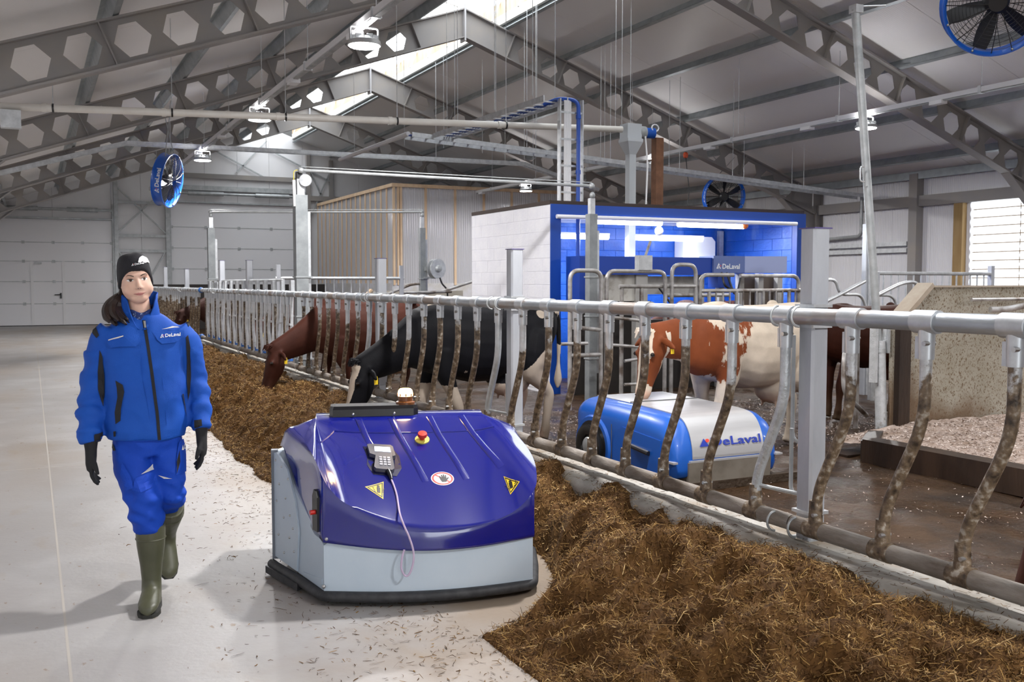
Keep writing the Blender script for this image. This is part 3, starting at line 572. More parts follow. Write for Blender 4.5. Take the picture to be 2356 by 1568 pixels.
for hx, z in ((.15, 4.0), (.15, 3.95), (.065, 3.74), (.065, 2.0)): rings.append([(9.19 + a * hx, 14.12 + c * hx, z) for a, c in ((-1, -1), (1, -1), (1, 1), (-1, 1))])
MB().loft(rings).build('drop_pipe', hopm, mo, smooth=False, world=True)
MB().cyl((9.34, 14.1, 4.12), (9.62, 14.06, 4.12), .09).build('motor', blue, mo, world=True); MB().cyl((9.33, 14.1, 4.12), (9.45, 14.09, 4.12), .11).build('motor_flange', galv2, mo, world=True)
MB().tube([(9.6 + .07 * math.cos(t), 14.0, 4.2 + .06 * math.sin(t)) for t in [i * .63 for i in range(10)]], .012, 6, closed=True).build('coiled_cable', white, mo, world=True)
MB().tube(bend([(9.4, 14.0, 4.05), (9.45, 14.0, 3.6), (9.42, 14.0, 2.76)], .1), .015, 6).build('cable', white, mo, world=True)
rust = mat('rusty_steel', (.11, .045, .02), .7, .2, (.20, .09, .045), 5, 1)
st = thing('rusty_post', 'rust brown square steel post standing on the milking room roof', 'steel post', (9.72, 14.1, 2.77)); MB().bx(-.075, .075, -.075, .075, 0, 1.28).build('post_tube', rust, st, smooth=False); MB().bx(-.12, .12, -.12, .12, 0, .02).build('foot_plate', rust, st, smooth=False)
# cable ladders
def ladder(pts, w, label, blue_cables=False, up=(0, 0, 1), rung=.30, side=None):
    t = thing('cable_ladder', label, 'cable tray', pts[0]); pts = [Vector(p) for p in pts]
    for a, c in zip(pts, pts[1:]):
        d = (c - a).normalized(); s = side if side is not None else d.cross(Vector(up)).normalized(); s = Vector(s); uu = s.cross(d)
        for q in (-1, 1): MB().bar(a + s * q * w / 2, c + s * q * w / 2, .02, .09, up=uu).build('side_rail', galv, t, smooth=False, world=True)
        n = max(1, int((c - a).length / rung))
        for k in range(n):
            p = a + (c - a) * ((k + .5) / n) - uu * .02
            MB().bar(p - s * w / 2, p + s * w / 2, .03, .02, up=uu).build('rung', galv, t, smooth=False, world=True)
        if blue_cables:
            for q in range(blue_cables):
                off = s * (-w * .3 + .05 * q); MB().tube([a + off, a.lerp(c, .5) + off - uu * .012, c + off], .014, 6).build('blue_cable', MATS.get('blue_cable') or mat('blue_cable', (.01, .06, .30), .5), t, world=True)
    return t
def rods(t, pts):
    for x, y, z in pts: MB().tube([(x, y, z), (x, y, roofz(x, ZR) - .15)], .006, 5).build('hanger_rod', galv, t, world=True)
t = ladder([(6.7, 18.2, 4.44), (10, 18.2, 4.25), (18.8, 18.25, 3.72)], .42, 'long galvanised cable ladder crossing from the ridge to the right wall', 3, side=(0, 1, 0))
rods(t, [(x, 18.0 + dy, 4.44 - (x - 6.7) * .06) for x in (7.6, 9.4, 11.2, 13.0, 14.8, 16.6) for dy in (0, .4)])
t = ladder([(7.35, 18.0, 4.44), (7.35, 13.4, 4.40)], .42, 'short cable ladder running forward from the long one to the upright ladder', 3); rods(t, [(7.15, y, 4.5) for y in (13.8, 15.2, 16.8)] + [(7.55, y, 4.5) for y in (13.8, 16.0)])
t = ladder([(7.62, 13.42, 4.42), (7.62, 13.42, 2.78)], .40, 'upright cable ladder standing on the milking room beside the blue pipe', 0, side=(1, 0, 0), rung=.4)
for k in range(6): MB().tube([(7.5 + .022 * k, 13.40, 4.4), (7.5 + .022 * k, 13.40, 2.78)], .010, 6).build('white_cable', white, t, world=True)
t = ladder([(-1.6, 24, 3.60), (2.04, 24, 4.74), (12.15, 24, 4.81), (18.8, 24, 2.9 + .0)][:3] + [(14.5, 24, 4.2)], .22, 'farther cable tray following the roof shape behind the lamps', 0, side=(0, 1, 0), rung=.5); rods(t, [(x, 24, 4.75) for x in (3, 5.2, 7.4, 9.6, 11.6)])
bp = thing('blue_water_pipe', 'bright blue water pipe bent over at the top of the upright ladder', 'pipe', (7.72, 13.35, 2.77)); MB().tube(bend([(7.30, 13.7, 4.36), (7.45, 13.5, 4.44), (7.72, 13.35, 4.40), (7.72, 13.35, 2.0)], .12), .032, 12).build('pipe_tube', mat('blue_pvc', (.01, .07, .40), .35), bp, world=True)
for z in (4.15, 3.3): MB().cyl((7.72, 13.35, z - .03), (7.72, 13.35, z + .03), .042).build('pipe_coupling', MATS['blue_pvc'], bp, world=True)
cp = thing('roof_conduit', 'pale conduit running back from the cable ladder under the ridge', 'conduit', (6.7, 18.2, 4.5)); MB().cyl((6.7, 18.2, 4.48), (6.7, 22.9, 4.5), .045, n=10).build('pipe_tube', trunkm, cp, world=True)
# small hanging rods under the ridge (free suspension rods)
hr = thing('suspension_rods', 'thin galvanised suspension rods hanging from the ridge purlins', 'hanger rods', (9.6, 17, 7))
for x, y, z0 in ((9.75, 15.5, 4.45), (9.95, 15.6, 4.5), (10.4, 16, 4.4), (8.9, 17, 4.5), (9.9, 19.5, 4.3), (11.3, 18.4, 4.2), (8.0, 22, 4.8), (9.0, 22, 4.8), (10.2, 22.4, 4.8), (12.4, 19, 4.1), (13.0, 16, 4.6), (11.0, 21.2, 4.4)):
    MB().tube([(x, y, z0), (x, y, roofz(x, ZR) - .15)], .005, 5).build('rod', galv, hr, world=True)
# ---- fans
fanblue = mat('fan_blue', (.004, .10, .52), .3, coat=.3); fandark = mat('fan_black', (.015, .015, .017), .45); logowhite = mat('logo_white', (.82, .84, .86), .5); logored = mat('logo_red', (.75, .06, .03), .5)
def textmesh(s, size, bold=.02):
    cu = bpy.data.curves.new('t', 'FONT'); cu.body = s; cu.size = size; cu.offset = bold * size; cu.resolution_u = 3
    o = bpy.data.objects.new('t', cu); col.objects.link(o); dg = bpy.context.evaluated_depsgraph_get(); me = bpy.data.meshes.new_from_object(o.evaluated_get(dg))
    vs = [tuple(v.co) for v in me.vertices]; fs = [tuple(p.vertices) for p in me.polygons]
    bpy.data.objects.remove(o); bpy.data.curves.remove(cu); bpy.data.meshes.remove(me)
    x0 = min(v[0] for v in vs); x1 = max(v[0] for v in vs); return [(v[0] - x0, v[1]) for v in vs], fs, x1 - x0
def disc2(c, r, n=20, r0=None):
    if r0 is None: return [(c[0] + r * math.cos(2 * math.pi * k / n), c[1] + r * math.sin(2 * math.pi * k / n)) for k in range(n)], [tuple(range(n))]
    vs = [(c[0] + q * math.cos(2 * math.pi * k / n), c[1] + q * math.sin(2 * math.pi * k / n)) for q in (r0, r) for k in range(n)]
    return vs, [(k, (k + 1) % n, n + (k + 1) % n, n + k) for k in range(n)]
def decal(name, vs, fs, fn, mat_, parent, sub=0):
    # flat print laid on a surface: fn maps (x, y) to a 3-d point
    bm = bmesh.new(); bv = [bm.verts.new((x, y, 0)) for x, y in vs]
    for f in fs:
        try: bm.faces.new([bv[i] for i in f])
        except ValueError: pass
    if sub:
        bmesh.ops.triangulate(bm, faces=bm.faces); bmesh.ops.subdivide_edges(bm, edges=bm.edges, cuts=sub, use_grid_fill=True)
    for v in bm.verts: v.co = Vector(fn(v.co.x, v.co.y))
    bmesh.ops.recalc_face_normals(bm, faces=bm.faces)
    me = bpy.data.meshes.new(name); bm.to_mesh(me); bm.free(); me.materials.append(mat_); o = bpy.data.objects.new(name, me); col.objects.link(o); o.parent = parent; return o
def logo(fn, size, parent, white_=None, blue_=None, red=True, text=True, textmat=None, sub=0, lift=None):
    # triangle emblem with a ring and drop, then the wordmark; fn(x, y, h) with h the height above the surface
    white_ = white_ or logowhite; h = size
    decal('emblem_triangle', [(0, 0), (h * .95, 0), (h * .48, h * .92)], [(0, 1, 2)], lambda x, y: fn(x, y, .001), white_, parent, sub)
    v, f = disc2((h * .55, h * .27), h * .25); decal('emblem_ring', v, f, lambda x, y: fn(x, y, .002), blue_ or fanblue, parent)
    v, f = disc2((h * .55, h * .27), h * .14); decal('emblem_dot', v, f, lambda x, y: fn(x, y, .003), white_, parent)
    v, f = disc2((h * .86, h * .47), h * .11, 12); decal('emblem_drop', v, f, lambda x, y: fn(x, y, .003), logored if red else white_, parent)
    if text:
        v, f, wd = textmesh('DeLaval', h * 1.12); decal('wordmark', [(x + h * 1.22, y) for x, y in v], f, lambda x, y: fn(x, y, .0012), textmat or white_, parent)
def fan(c, face, r, label, rot=0, tang=None, txt_a=0, dirn=1):
    # c centre, face = axis direction the grille side looks to
    ax = Vector(face).normalized(); p = thing('ventilation_fan', label, 'fan', c); x = Vector((0, 0, 1)).cross(ax).normalized(); y = ax.cross(x)
    def at(rr, a, h): return x * (rr * math.cos(a)) + y * (rr * math.sin(a)) + ax * h
    n = 48; D = r * .42
    MB().loft([[at(q, 2 * math.pi * k / n, h) for k in range(n)] for q, h in ((r * 1.06, D / 2), (r * 1.06, D / 2 - .03), (r, D / 2 - .045), (r, -D / 2 + .04), (r * 1.05, -D / 2), (r * 1.03, -D / 2), (r * .975, -D / 2 + .04), (r * .975, D / 2 - .04), (r * 1.03, D / 2), (r * 1.06, D / 2))], caps=False).build('housing_ring', fanblue, p)
    hub = MB(); hub.lathe([(0, -.14), (r * .14, -.14), (r * .17, -.1), (r * .24, -.04), (r * .24, .05), (r * .18, .08), (0, .08)], (0, 0, 0), ax, 24); hub.build('hub', fandark, p)
    for k in range(6):
        a = 2 * math.pi * k / 6 + rot
        rings = []
        for i in range(6):
            t = i / 5; rr = r * (.2 + .74 * t); wd = r * (.13 + .05 * math.sin(t * 3)); tw = R(52 - 26 * t)
            e = x * math.cos(a) + y * math.sin(a); s = -x * math.sin(a) + y * math.cos(a); ch = s * math.cos(tw) + ax * math.sin(tw); nn = e.cross(ch)
            rings.append([e * rr + ch * wd + nn * .0, e * rr + nn * .012, e * rr - ch * wd, e * rr - nn * .012])
        MB().loft(rings).build('fan_blade', fandark, p)
    g = MB()
    for k in range(16): a = 2 * math.pi * k / 16; g.tube([at(.2 * r, a, D / 2 + .04), at(.7 * r, a, D / 2 + .03), at(r, a, D / 2 - .02)], .006, 4)
    for q in [.28 + .07 * i for i in range(10)]: g.tube([at(q * r, 2 * math.pi * k / 40, D / 2 + .035) for k in range(40)], .0025, 4, closed=True)
    g.build('guard_grille', fandark, p)
    g = MB()
    for k in range(24): a = 2 * math.pi * k / 24; g.tube([at(.15 * r, a, -D / 2 - .04), at(r, a, -D / 2)], .004, 4)
    for q in [.2 + .08 * i for i in range(10)]: g.tube([at(q * r, 2 * math.pi * k / 40, -D / 2 - .03) for k in range(40)], .0025, 4, closed=True)
    g.build('rear_grille', fandark, p)
    for k in range(8):
        a = 2 * math.pi * (k + .5) / 8; MB().ball(at(r * 1.0, a, D / 2 - .0), .016, 8, 5).build('guard_bolt', bolt, p)
    s0 = D * .62
    def onring(u, v, h): a = txt_a + dirn * u / r; return at(r + .002 + h, a, -dirn * 0 + v * dirn)
    def onr(u, v, h): return onring(u, v - s0 * .38, h)
    logo(onr, s0 * .8, p, sub=2)
    zt = roofz(c[0], ZR) - c[2]
    for q in (-1, 1): MB().tube([at(r, R(90) + q * .5, 0), (q * .3 * x.x, q * .3 * x.y, zt - .1)], .01, 5).build('chain', galv2, p)
    return p
fan((10.35, 8.05, 4.90), (-.55, -.72, -.42), .58, 'near blue fan with black grille at the top right corner', .3, txt_a=R(172), dirn=-1)
fan((2.78, 22.9, 3.84), (.86, -.48, -.16), .56, 'blue fan with white lettering hanging at the left before the end wall', .2, txt_a=R(215), dirn=-1)
fan((16.6, 21.0, 3.86), (-.25, -.95, -.12), .54, 'blue fan with black blades just above the milking room roof', .5, txt_a=R(200), dirn=-1)

# ================================================================== blue feed pushing robot
from mathutils.bvhtree import BVHTree
def bvh_of(me): return BVHTree.FromPolygons([tuple(v.co) for v in me.vertices], [tuple(p.vertices) for p in me.polygons])
hoodm = mat('deep_blue_gloss', (.005, .009, .19), .16, coat=1.0, spec=.6)
rgrey = mat('robot_grey_paint', (.44, .53, .62), .45, 0, (.50, .58, .66), 2, 1)
rb = thing('feed_robot', 'deep blue and grey feed pushing robot in the middle foreground with amber beacon', 'feed robot', (1.255, 4.628, 0), R(-15.8))
def lerpl(pts, t):
    n = len(pts) - 1; i = min(int(t * n), n - 1); f = t * n - i; a, c = Vector(pts[i]), Vector(pts[i + 1]); return a.lerp(c, f)
def cr(pts, m):                                  # Catmull-Rom through control points
    P = [Vector(p) for p in pts]; P = [P[0] * 2 - P[1]] + P + [P[-1] * 2 - P[-2]]; out = []
    for i in range(1, len(P) - 2):
        for k in range(m):
            t = k / m; a, b_, c, d = P[i - 1:i + 3]
            out.append(.5 * ((2 * b_) + (c - a) * t + (2 * a - 5 * b_ + 4 * c - d) * t * t + (3 * b_ - a - 3 * c + d) * t ** 3))
    return out + [Vector(pts[-1])]
rim = cr([(-.145, .66, .80), (-.115, .50, .765), (-.045, .14, .705), (.0, .02, .625), (.035, -.01, .575), (.108, -.035, .51), (.275, -.065, .44), (.41, -.08, .405), (.61, -.088, .388), (.79, -.072, .395), (.94, -.035, .44), (1.04, .01, .52), (1.085, .12, .58), (1.10, .35, .66), (1.03, .66, .78)], 6)
n_ = len(rim)
def ridge(s): q = min(max((s - .22) / .60, 0), 1); q = q * q * (3 - 2 * q); return Vector((-.045 + .94 * q, .74, .828))
hood = MB()
rows = []
T = [0, .02, .05, .1, .2, .35, .5, .65, .78, .82, .86, .9, .95, 1]
for t in T:
    row = []
    for i, p in enumerate(rim):
        s = i / (n_ - 1); r_ = ridge(s); q = p.lerp(r_, t); g = t - .035 * math.sin(min(max((t - .55) / .45, 0), 1) * math.pi) + .02 * math.sin(t * math.pi); q.z = p.z + (r_.z - p.z) * g; row.append(q)
    rows.append(row)
rows.append([Vector((q.x, q.y + .10, q.z + .012)) for q in rows[-1]]); rows.append([Vector((q.x, q.y + .38, q.z - .05)) for q in rows[-2]])
# skirt below the rim
def hem(i):
    p = rim[i]; s = i / (n_ - 1)
    return p
sk = []
hemp = []
for i, p in enumerate(rim):
    if p.y > .02 and p.x < .3:                # left side: tongue and arc
        k = p.y; us = -.225 * k / .658 - .012; z = .33 + .36 * min(max((k - .10) / .5, 0), 1) ** 1.25; hemp.append(Vector((us, k, min(z, p.z - .03))))
    elif p.y > .02: hemp.append(Vector((1.04 + .10 * p.y + .012, p.y, .30 + .3 * max(0, p.y - .1))))
    else: q = min(max((p.x) / 1.04, 0), 1); hemp.append(Vector((-.004 + q * 1.05, -.012 - .095 * math.sin(math.pi * q), .318 - .03 * math.sin(math.pi * q) - .02 * q)))
for t in (0, .03, .08, .3, .6, .9, 1):
    row = []
    for i, p in enumerate(rim):
        h = hemp[i]; q = p.lerp(h, t); b_ = min(t / .12, 1); q.x = p.x + (h.x - p.x) * (t * .4 + .6 * b_); q.y = p.y + (h.y - p.y) * (t * .4 + .6 * b_) ; row.append(q)
    sk.append(row)
hood.loft(list(reversed(sk)) + rows[1:], caps=False, closed=False)
ho = hood.build('hood', hoodm, rb, angle=50)
m_ = ho.modifiers.new('thick', 'SOLIDIFY'); m_.thickness = .006; m_.offset = -1
hbv = bvh_of(ho.data)
def onh(u, v, h=0):
    r_ = hbv.ray_cast(Vector((u, v, 3)), Vector((0, 0, -1)))
    if r_[0] is None: return Vector((u, v, .4 + h))
    n = r_[1] if r_[1].z > 0 else -r_[1]; return r_[0] + n * h
# grey body
bot = [(-.267, .70), (-.267, .658), (-.002, .0)] + [(1.04 * k / 12, -.085 * math.sin(math.pi * k / 12)) for k in range(1, 12)] + [(1.04, .0), (1.10, .35), (1.15, .70), (1.12, 1.12), (-.2, 1.12)]
def topz(u, v):
    if v > .75: return .62
    if u < 0: return .30 + .36 * min(max(v / .6, 0), 1)
    if u > 1.04: return .34 + .2 * v
    return .36
mb = MB(); mb.loft([[(u, v, .075) for u, v in bot], [(u, v, topz(u, v)) for u, v in bot], [(u * .92 + .04, v * .92 + .04, topz(u, v) + .01) for u, v in bot]]); mb.build('body_shell', rgrey, rb, angle=25)
sp = lambda v, z, h: Vector((-.267 * v / .658 - h * .927, v - h * .376, z))
MB().prism([(.645, .085), (.645, .655), (.60, .665), (.45, .60), (.34, .45), (.30, .30), (.33, .085)], lambda v, z, s_: sp(v, z, .002 if s_ == 0 else .012)).build('side_panel', rgrey, rb, smooth=False)
mb = MB().bar(sp(.66, .07, .0), sp(.66, .67, .0), .035, .05); mb.build('rear_edge_strip', mat('robot_edge_grey', (.16, .18, .21), .5), rb, smooth=False)
for v, z in ((.61, .62), (.52, .60), (.43, .55), (.56, .50), (.60, .40), (.47, .44), (.50, .33), (.41, .36), (.58, .22), (.42, .24), (.50, .14), (.36, .18), (.37, .30)):
    MB().ball(sp(v, z, .013), .0065, 8, 5).build('rivet', bolt, rb)
MB().prism([(.02, .10), (.02, .13), (.26, .10), (.26, .085)], lambda v, z, s_: sp(v, z, .001 if s_ == 0 else .006)).build('lower_lip', rgrey, rb, smooth=False)
# black slot with a red button by the corner
MB().prism([(.035, .36), (.035, .53), (.05, .56), (.075, .565), (.095, .53), (.095, .36)], lambda v, z, s_: sp(v, z, -.004 if s_ == 0 else .020)).build('side_slot', black, rb, smooth=False)
MB().cyl(sp(.06, .455, .015), sp(.06, .455, .045), .012, n=10).build('red_button', mat('red_plastic', (.55, .02, .015), .35), rb)
for q in ((.012, .0, .335), (-.004, .0, .10)): MB().ball((q[0], q[1] - .012, q[2]), .010, 8, 6).build('corner_bolt', bolt, rb)
# rubber bumper
bp_ = [(-.30, .60, .075), (-.285, .56, .06), (-.10, .17, .055), (-.02, -.02, .05)] + [(1.04 * k / 10, -.03 - .085 * math.sin(math.pi * k / 10), .048) for k in range(1, 10)] + [(1.05, -.02, .05), (1.12, .3, .05), (1.17, .6, .06)]
MB().tube(bend([(a_ * .985 + .008, b__ + .018, .05) for a_, b__, c__ in bp_], .05, 3), .026, 10).build('bumper', blacksoft, rb)
MB().prism([(-.32, .58), (-.27, .60), (-.11, .26), (-.14, .22)], lambda u, v, s_: Vector((u, v, .012 if s_ else .05))).build('scraper_flap', blacksoft, rb, smooth=False)
MB().bx(.0, 1.05, .12, 1.05, .012, .09).build('chassis', black, rb, smooth=False)
for u in (.08, .96): MB().lathe([(0, -.05), (.06, -.05), (.07, -.03), (.07, .03), (.06, .05), (0, .05)], (u, .55, .07), (1, 0, 0), 18).build('wheel', blacksoft, rb)
# ribs on the hood
def rib(p, q, r_):
    n = 12; rings = []
    for k in range(n + 1):
        t = k / n; u = p[0] + (q[0] - p[0]) * t; v = p[1] + (q[1] - p[1]) * t; c = onh(u, v); hh = r_ * (math.sin(min(t * 8, 1) * math.pi / 2) * math.sin(min((1 - t) * 3, 1) * math.pi / 2)); 
        rings.append([onh(u + r_ * 1.4 * math.cos(a), v + .3 * r_ * math.cos(a), max(math.sin(a), -.1) * hh * .6 + .0006) for a in [math.pi * j / 6 for j in range(7)]])
    MB().loft(rings, caps=False, closed=False).build('hood_rib', hoodm, rb)
for p, q in (((.186, .73), (.245, .50)), ((.369, .73), (.516, .205)), ((.587, .73), (.731, .219)), ((.77, .73), (.922, .264))): rib(p, q, .013)
MB().tube([onh(.052 + .89 * k / 24, .607, .0) for k in range(25)], .005, 6).build('hood_crease', hoodm, rb)
MB().tube([onh(-.035 + .087 * k / 8, .40 + .207 * k / 8, .0) for k in range(9)], .005, 6).build('hood_crease', hoodm, rb)
# emergency stop
c = onh(.53, .545); n = Vector((0, -.47, .88))
MB().lathe([(0, .0), (.040, .0), (.040, .008), (0, .010)], c, n, 22).build('emergency_stop_ring', mat('stop_yellow', (.55, .50, .10), .4), rb)
es = MB().lathe([(0, .008), (.014, .008), (.016, .024), (.025, .028), (.027, .040), (.024, .048), (0, .050)], c, n, 22).build('emergency_stop_button', mat('stop_red', (.60, .035, .02), .35), rb)
# hand controller in its recess
ctrlm = mat('controller_grey', (.10, .10, .12), .4); 
def onc(u, v, h): return onh(u, v, h)
def slab(name, poly, h0, h1, m__): return MB().prism(poly, lambda u, v, s_: onc(u, v, h0 if s_ == 0 else h1)).build(name, m__, rb, smooth=False)
slab('controller_recess', [(.205, .475), (.36, .475), (.395, .40), (.40, .30), (.37, .24), (.25, .24), (.22, .31), (.225, .385)], .0005, .002, mat('recess_dark_blue', (.003, .004, .04), .3))
co = slab('controller', [(.225, .462), (.235, .47), (.35, .468), (.362, .455), (.372, .375), (.355, .365), (.358, .27), (.345, .258), (.262, .26), (.253, .272), (.265, .368), (.235, .38)], .004, .026, ctrlm)
slab('controller_screen', [(.262, .445), (.345, .443), (.348, .40), (.262, .402)], .0262, .0275, mat('lit_screen', (.7, .75, .85), .3, emit=(.75, .82, 1), estr=1.1))
keym = mat('key_grey', (.42, .42, .46), .5)
for i in range(3):
    for j in range(4): slab('controller_key', [(.283 + .021 * i, .355 - .018 * j), (.298 + .021 * i, .355 - .018 * j), (.298 + .021 * i, .343 - .018 * j), (.283 + .021 * i, .343 - .018 * j)], .0262, .0285, keym)
MB().tube([onh(.325, .262, .015), onh(.335, .235, .012), onh(.340, .205, .010)], [.015, .013, .008], 10).build('cable_plug', black, rb)
cb = [onh(.340, .205, .008), onh(.351, .16, .006), onh(.360, .10, .006), onh(.363, .03, .006), (.366, -.075, .45), (.385, -.115, .40), (.403, -.128, .36), (.423, -.130, .293), (.424, -.130, .235), (.407, -.130, .18), (.385, -.130, .168), (.366, -.126, .206), (.372, -.122, .262), (.382, -.115, .292)]
MB().tube(cr(cb, 6), .0052, 8).build('charging_cable', mat('lilac_cable', (.50, .40, .55), .4), rb)
# prohibition and warning stickers
def stk(vs, fs, h, m__, name, sub=0): decal(name, vs, fs, lambda x, y: onh(x, y, h), m__, rb, sub)
swhite = mat('sticker_white', (.85, .85, .85), .4); sred = mat('sticker_red', (.70, .04, .03), .4); syel = mat('sticker_yellow', (.80, .55, .02), .4); sblk = mat('sticker_black', (.01, .01, .01), .4)
C_, RR = (.606, .226), .060
def sc2(vs): return [(C_[0] + x * RR, C_[1] + y * RR * .80) for x, y in vs]
v, f = disc2((0, 0), 1, 32); stk(sc2(v), f, .0015, swhite, 'hand_sign_disc', 2); v, f = disc2((0, 0), .92, 32, .76); stk(sc2(v), f, .0025, sred, 'hand_sign_ring')
a = R(-42); d_ = (math.cos(a), math.sin(a)); e_ = (-d_[1] * .07, d_[0] * .07); stk(sc2([(-d_[0] * .8 - e_[0], -d_[1] * .8 - e_[1]), (d_[0] * .8 - e_[0], d_[1] * .8 - e_[1]), (d_[0] * .8 + e_[0], d_[1] * .8 + e_[1]), (-d_[0] * .8 + e_[0], -d_[1] * .8 + e_[1])]), [(0, 1, 2, 3)], .0024, sred, 'hand_sign_bar', 2)
stk(sc2([(-.08, -.5), (.30, -.5), (.42, -.2), (.58, .1), (.48, .16), (.36, -.02), (.34, .48), (.25, .5), (.22, .06), (.17, .58), (.07, .58), (.08, .06), (0, .52), (-.1, .5), (-.05, .02), (-.2, .36), (-.28, .3), (-.2, -.15)]), [tuple(range(18))], .003, sblk, 'hand_sign_hand')
def tri(A, B, C2, flip):
    c = ((A[0] + B[0] + C2[0]) / 3, (A[1] + B[1] + C2[1]) / 3)
    def sc3(k): return [(c[0] + (p[0] - c[0]) * k, c[1] + (p[1] - c[1]) * k) for p in (A, B, C2)]
    stk(sc3(1.06), [(0, 1, 2)], .0015, syel, 'warning_triangle', 2); o_, i_ = sc3(.92), sc3(.74); stk(o_ + i_, [(0, 1, 4, 3), (1, 2, 5, 4), (2, 0, 3, 5)], .0025, sblk, 'warning_border', 1)
    w_, h_ = .008, .036
    cx, cy = c[0] + (.006 if flip else -.002), c[1]
    stk([(cx - w_, cy - h_ * .7), (cx + w_, cy - h_ * .7), (cx + w_ * 1.1, cy + h_ * .4), (cx - w_ * 1.1, cy + h_ * .4)], [(0, 1, 2, 3)], .003, sblk, 'warning_figure'); v, f = disc2((cx, cy + h_ * .6), .0075, 10); stk(v, f, .003, sblk, 'warning_figure_head')
    for q in (-1, 1):
        for j in range(3): x_, y_ = cx + q * (.015 + .004 * j), cy - .022 + .012 * j; stk([(x_, y_), (x_ + q * .009, y_ + .004), (x_ + q * .007, y_ + .008), (x_ - q * .002, y_ + .004)], [(0, 1, 2, 3)], .003, sblk, 'warning_rays')
tri((.207, .133), (.298, .190), (.290, .070), True); tri((.926, .193), (.992, .114), (.938, .070), False)
# black electronics box and beacon on the crown
bxp = [(.048, .74), (.50, .74), (.527, .765), (.527, .86), (.50, .90), (.048, .90), (.03, .87), (.03, .77)]
MB().loft([[(u, v, .82) for u, v in bxp], [(u, v, .868) for u, v in bxp], [(.28 + (u - .28) * .975, .82 + (v - .82) * .86, .886) for u, v in bxp]]).build('electronics_box', mat('gloss_black', (.006, .006, .008), .22, coat=.25), rb, angle=30)
for u in (.16, .39): MB().ball((u, .738, .842), .0085, 8, 5).build('box_screw', bolt, rb)
MB().lathe([(0, .0), (.055, .0), (.055, .012), (.042, .018), (.042, .045), (0, .045)], (.46, .83, .884), n=24).build('beacon_base', mat('amber_dark', (.16, .05, .01), .3), rb)
am = mat('amber_lens', (1, .62, .2), .3, emit=(1, .66, .28), estr=9)
MB().lathe([(.043, .045), (.044, .06), (.040, .078), (.030, .088), (0, .090)], (.46, .83, .884), n=24).build('beacon_lens', am, rb)
for k in range(8):
    a = 2 * math.pi * k / 8; MB().bar((.46 + .0435 * math.cos(a), .83 + .0435 * math.sin(a), .93), (.46 + .0445 * math.cos(a), .83 + .0445 * math.sin(a), .945), .006, .006).build('beacon_rib', MATS['amber_dark'], rb, smooth=False)
l = bpy.data.lights.new('beacon_light', 'POINT'); l.energy = 3.5; l.color = (1, .62, .25); l.shadow_soft_size = .04; lo = bpy.data.objects.new('beacon_light', l); col.objects.link(lo); lo.parent = rb; lo.location = (.46, .83, 1.03)
# ================================================================== the woman walking towards the camera
pr = thing('person', 'smiling person in blue work clothes, black beanie and green boots walking left of the robot', 'person', (.507, 5.07, 0), R(-5.7))
def ell(cx, cy, z, rx, ry, n=28, p=2.4):
    out = []
    for k in range(n):
        t = 2 * math.pi * k / n; c, s = math.cos(t), math.sin(t)
        out.append(Vector((cx + rx * math.copysign(abs(c) ** (2 / p), c), cy + ry * math.copysign(abs(s) ** (2 / p), s), z)))
    return out
def limb(mb, pts, rad, n=16, flat=1.0): mb.tube(cr(pts, 5), list(np.interp(np.linspace(0, len(rad) - 1, (len(pts) - 1) * 5 + 1), range(len(rad)), rad)), n)
def folds(me, fn):
    for v in me.vertices:
        n = v.normal.copy(); v.co = v.co + n * fn(v.co)
wb_ = mat('workwear_blue', (.005, .068, .40), .7, 0, (.008, .088, .47), 4, 1, bump=.15, bscale=350, spec=.3)
wb2 = mat('workwear_blue_trousers', (.004, .050, .42), .7, 0, (.006, .066, .50), 4, 1, bump=.15, bscale=350, spec=.3)
for m__, sc__ in ((wb_, 7.5), (wb2, 9)):
    nt, N, L = nodes(m__); b = N['Principled BSDF']; tc = N.new('ShaderNodeTexCoord'); mp = N.new('ShaderNodeMapping'); mp.inputs['Scale'].default_value = (1, 1, 1.5); mp.inputs['Rotation'].default_value = (.3, .5, 0); L.new(tc.outputs['Object'], mp.inputs[0])
    nz = N.new('ShaderNodeTexNoise'); nz.noise_type = 'RIDGED_MULTIFRACTAL'; nz.inputs['Scale'].default_value = sc__; nz.inputs['Detail'].default_value = 1.5; nz.inputs['Roughness'].default_value = .4; nz.inputs['Distortion'].default_value = .6; L.new(mp.outputs[0], nz.inputs['Vector'])
    bp = N.new('ShaderNodeBump'); bp.inputs['Strength'].default_value = .55; bp.inputs['Distance'].default_value = .012; L.new(nz.outputs[0], bp.inputs['Height']); L.new(b.inputs['Normal'].links[0].from_socket, bp.inputs['Normal']); L.new(bp.outputs[0], b.inputs['Normal'])
wk = mat('workwear_black', (.010, .010, .013), .75)
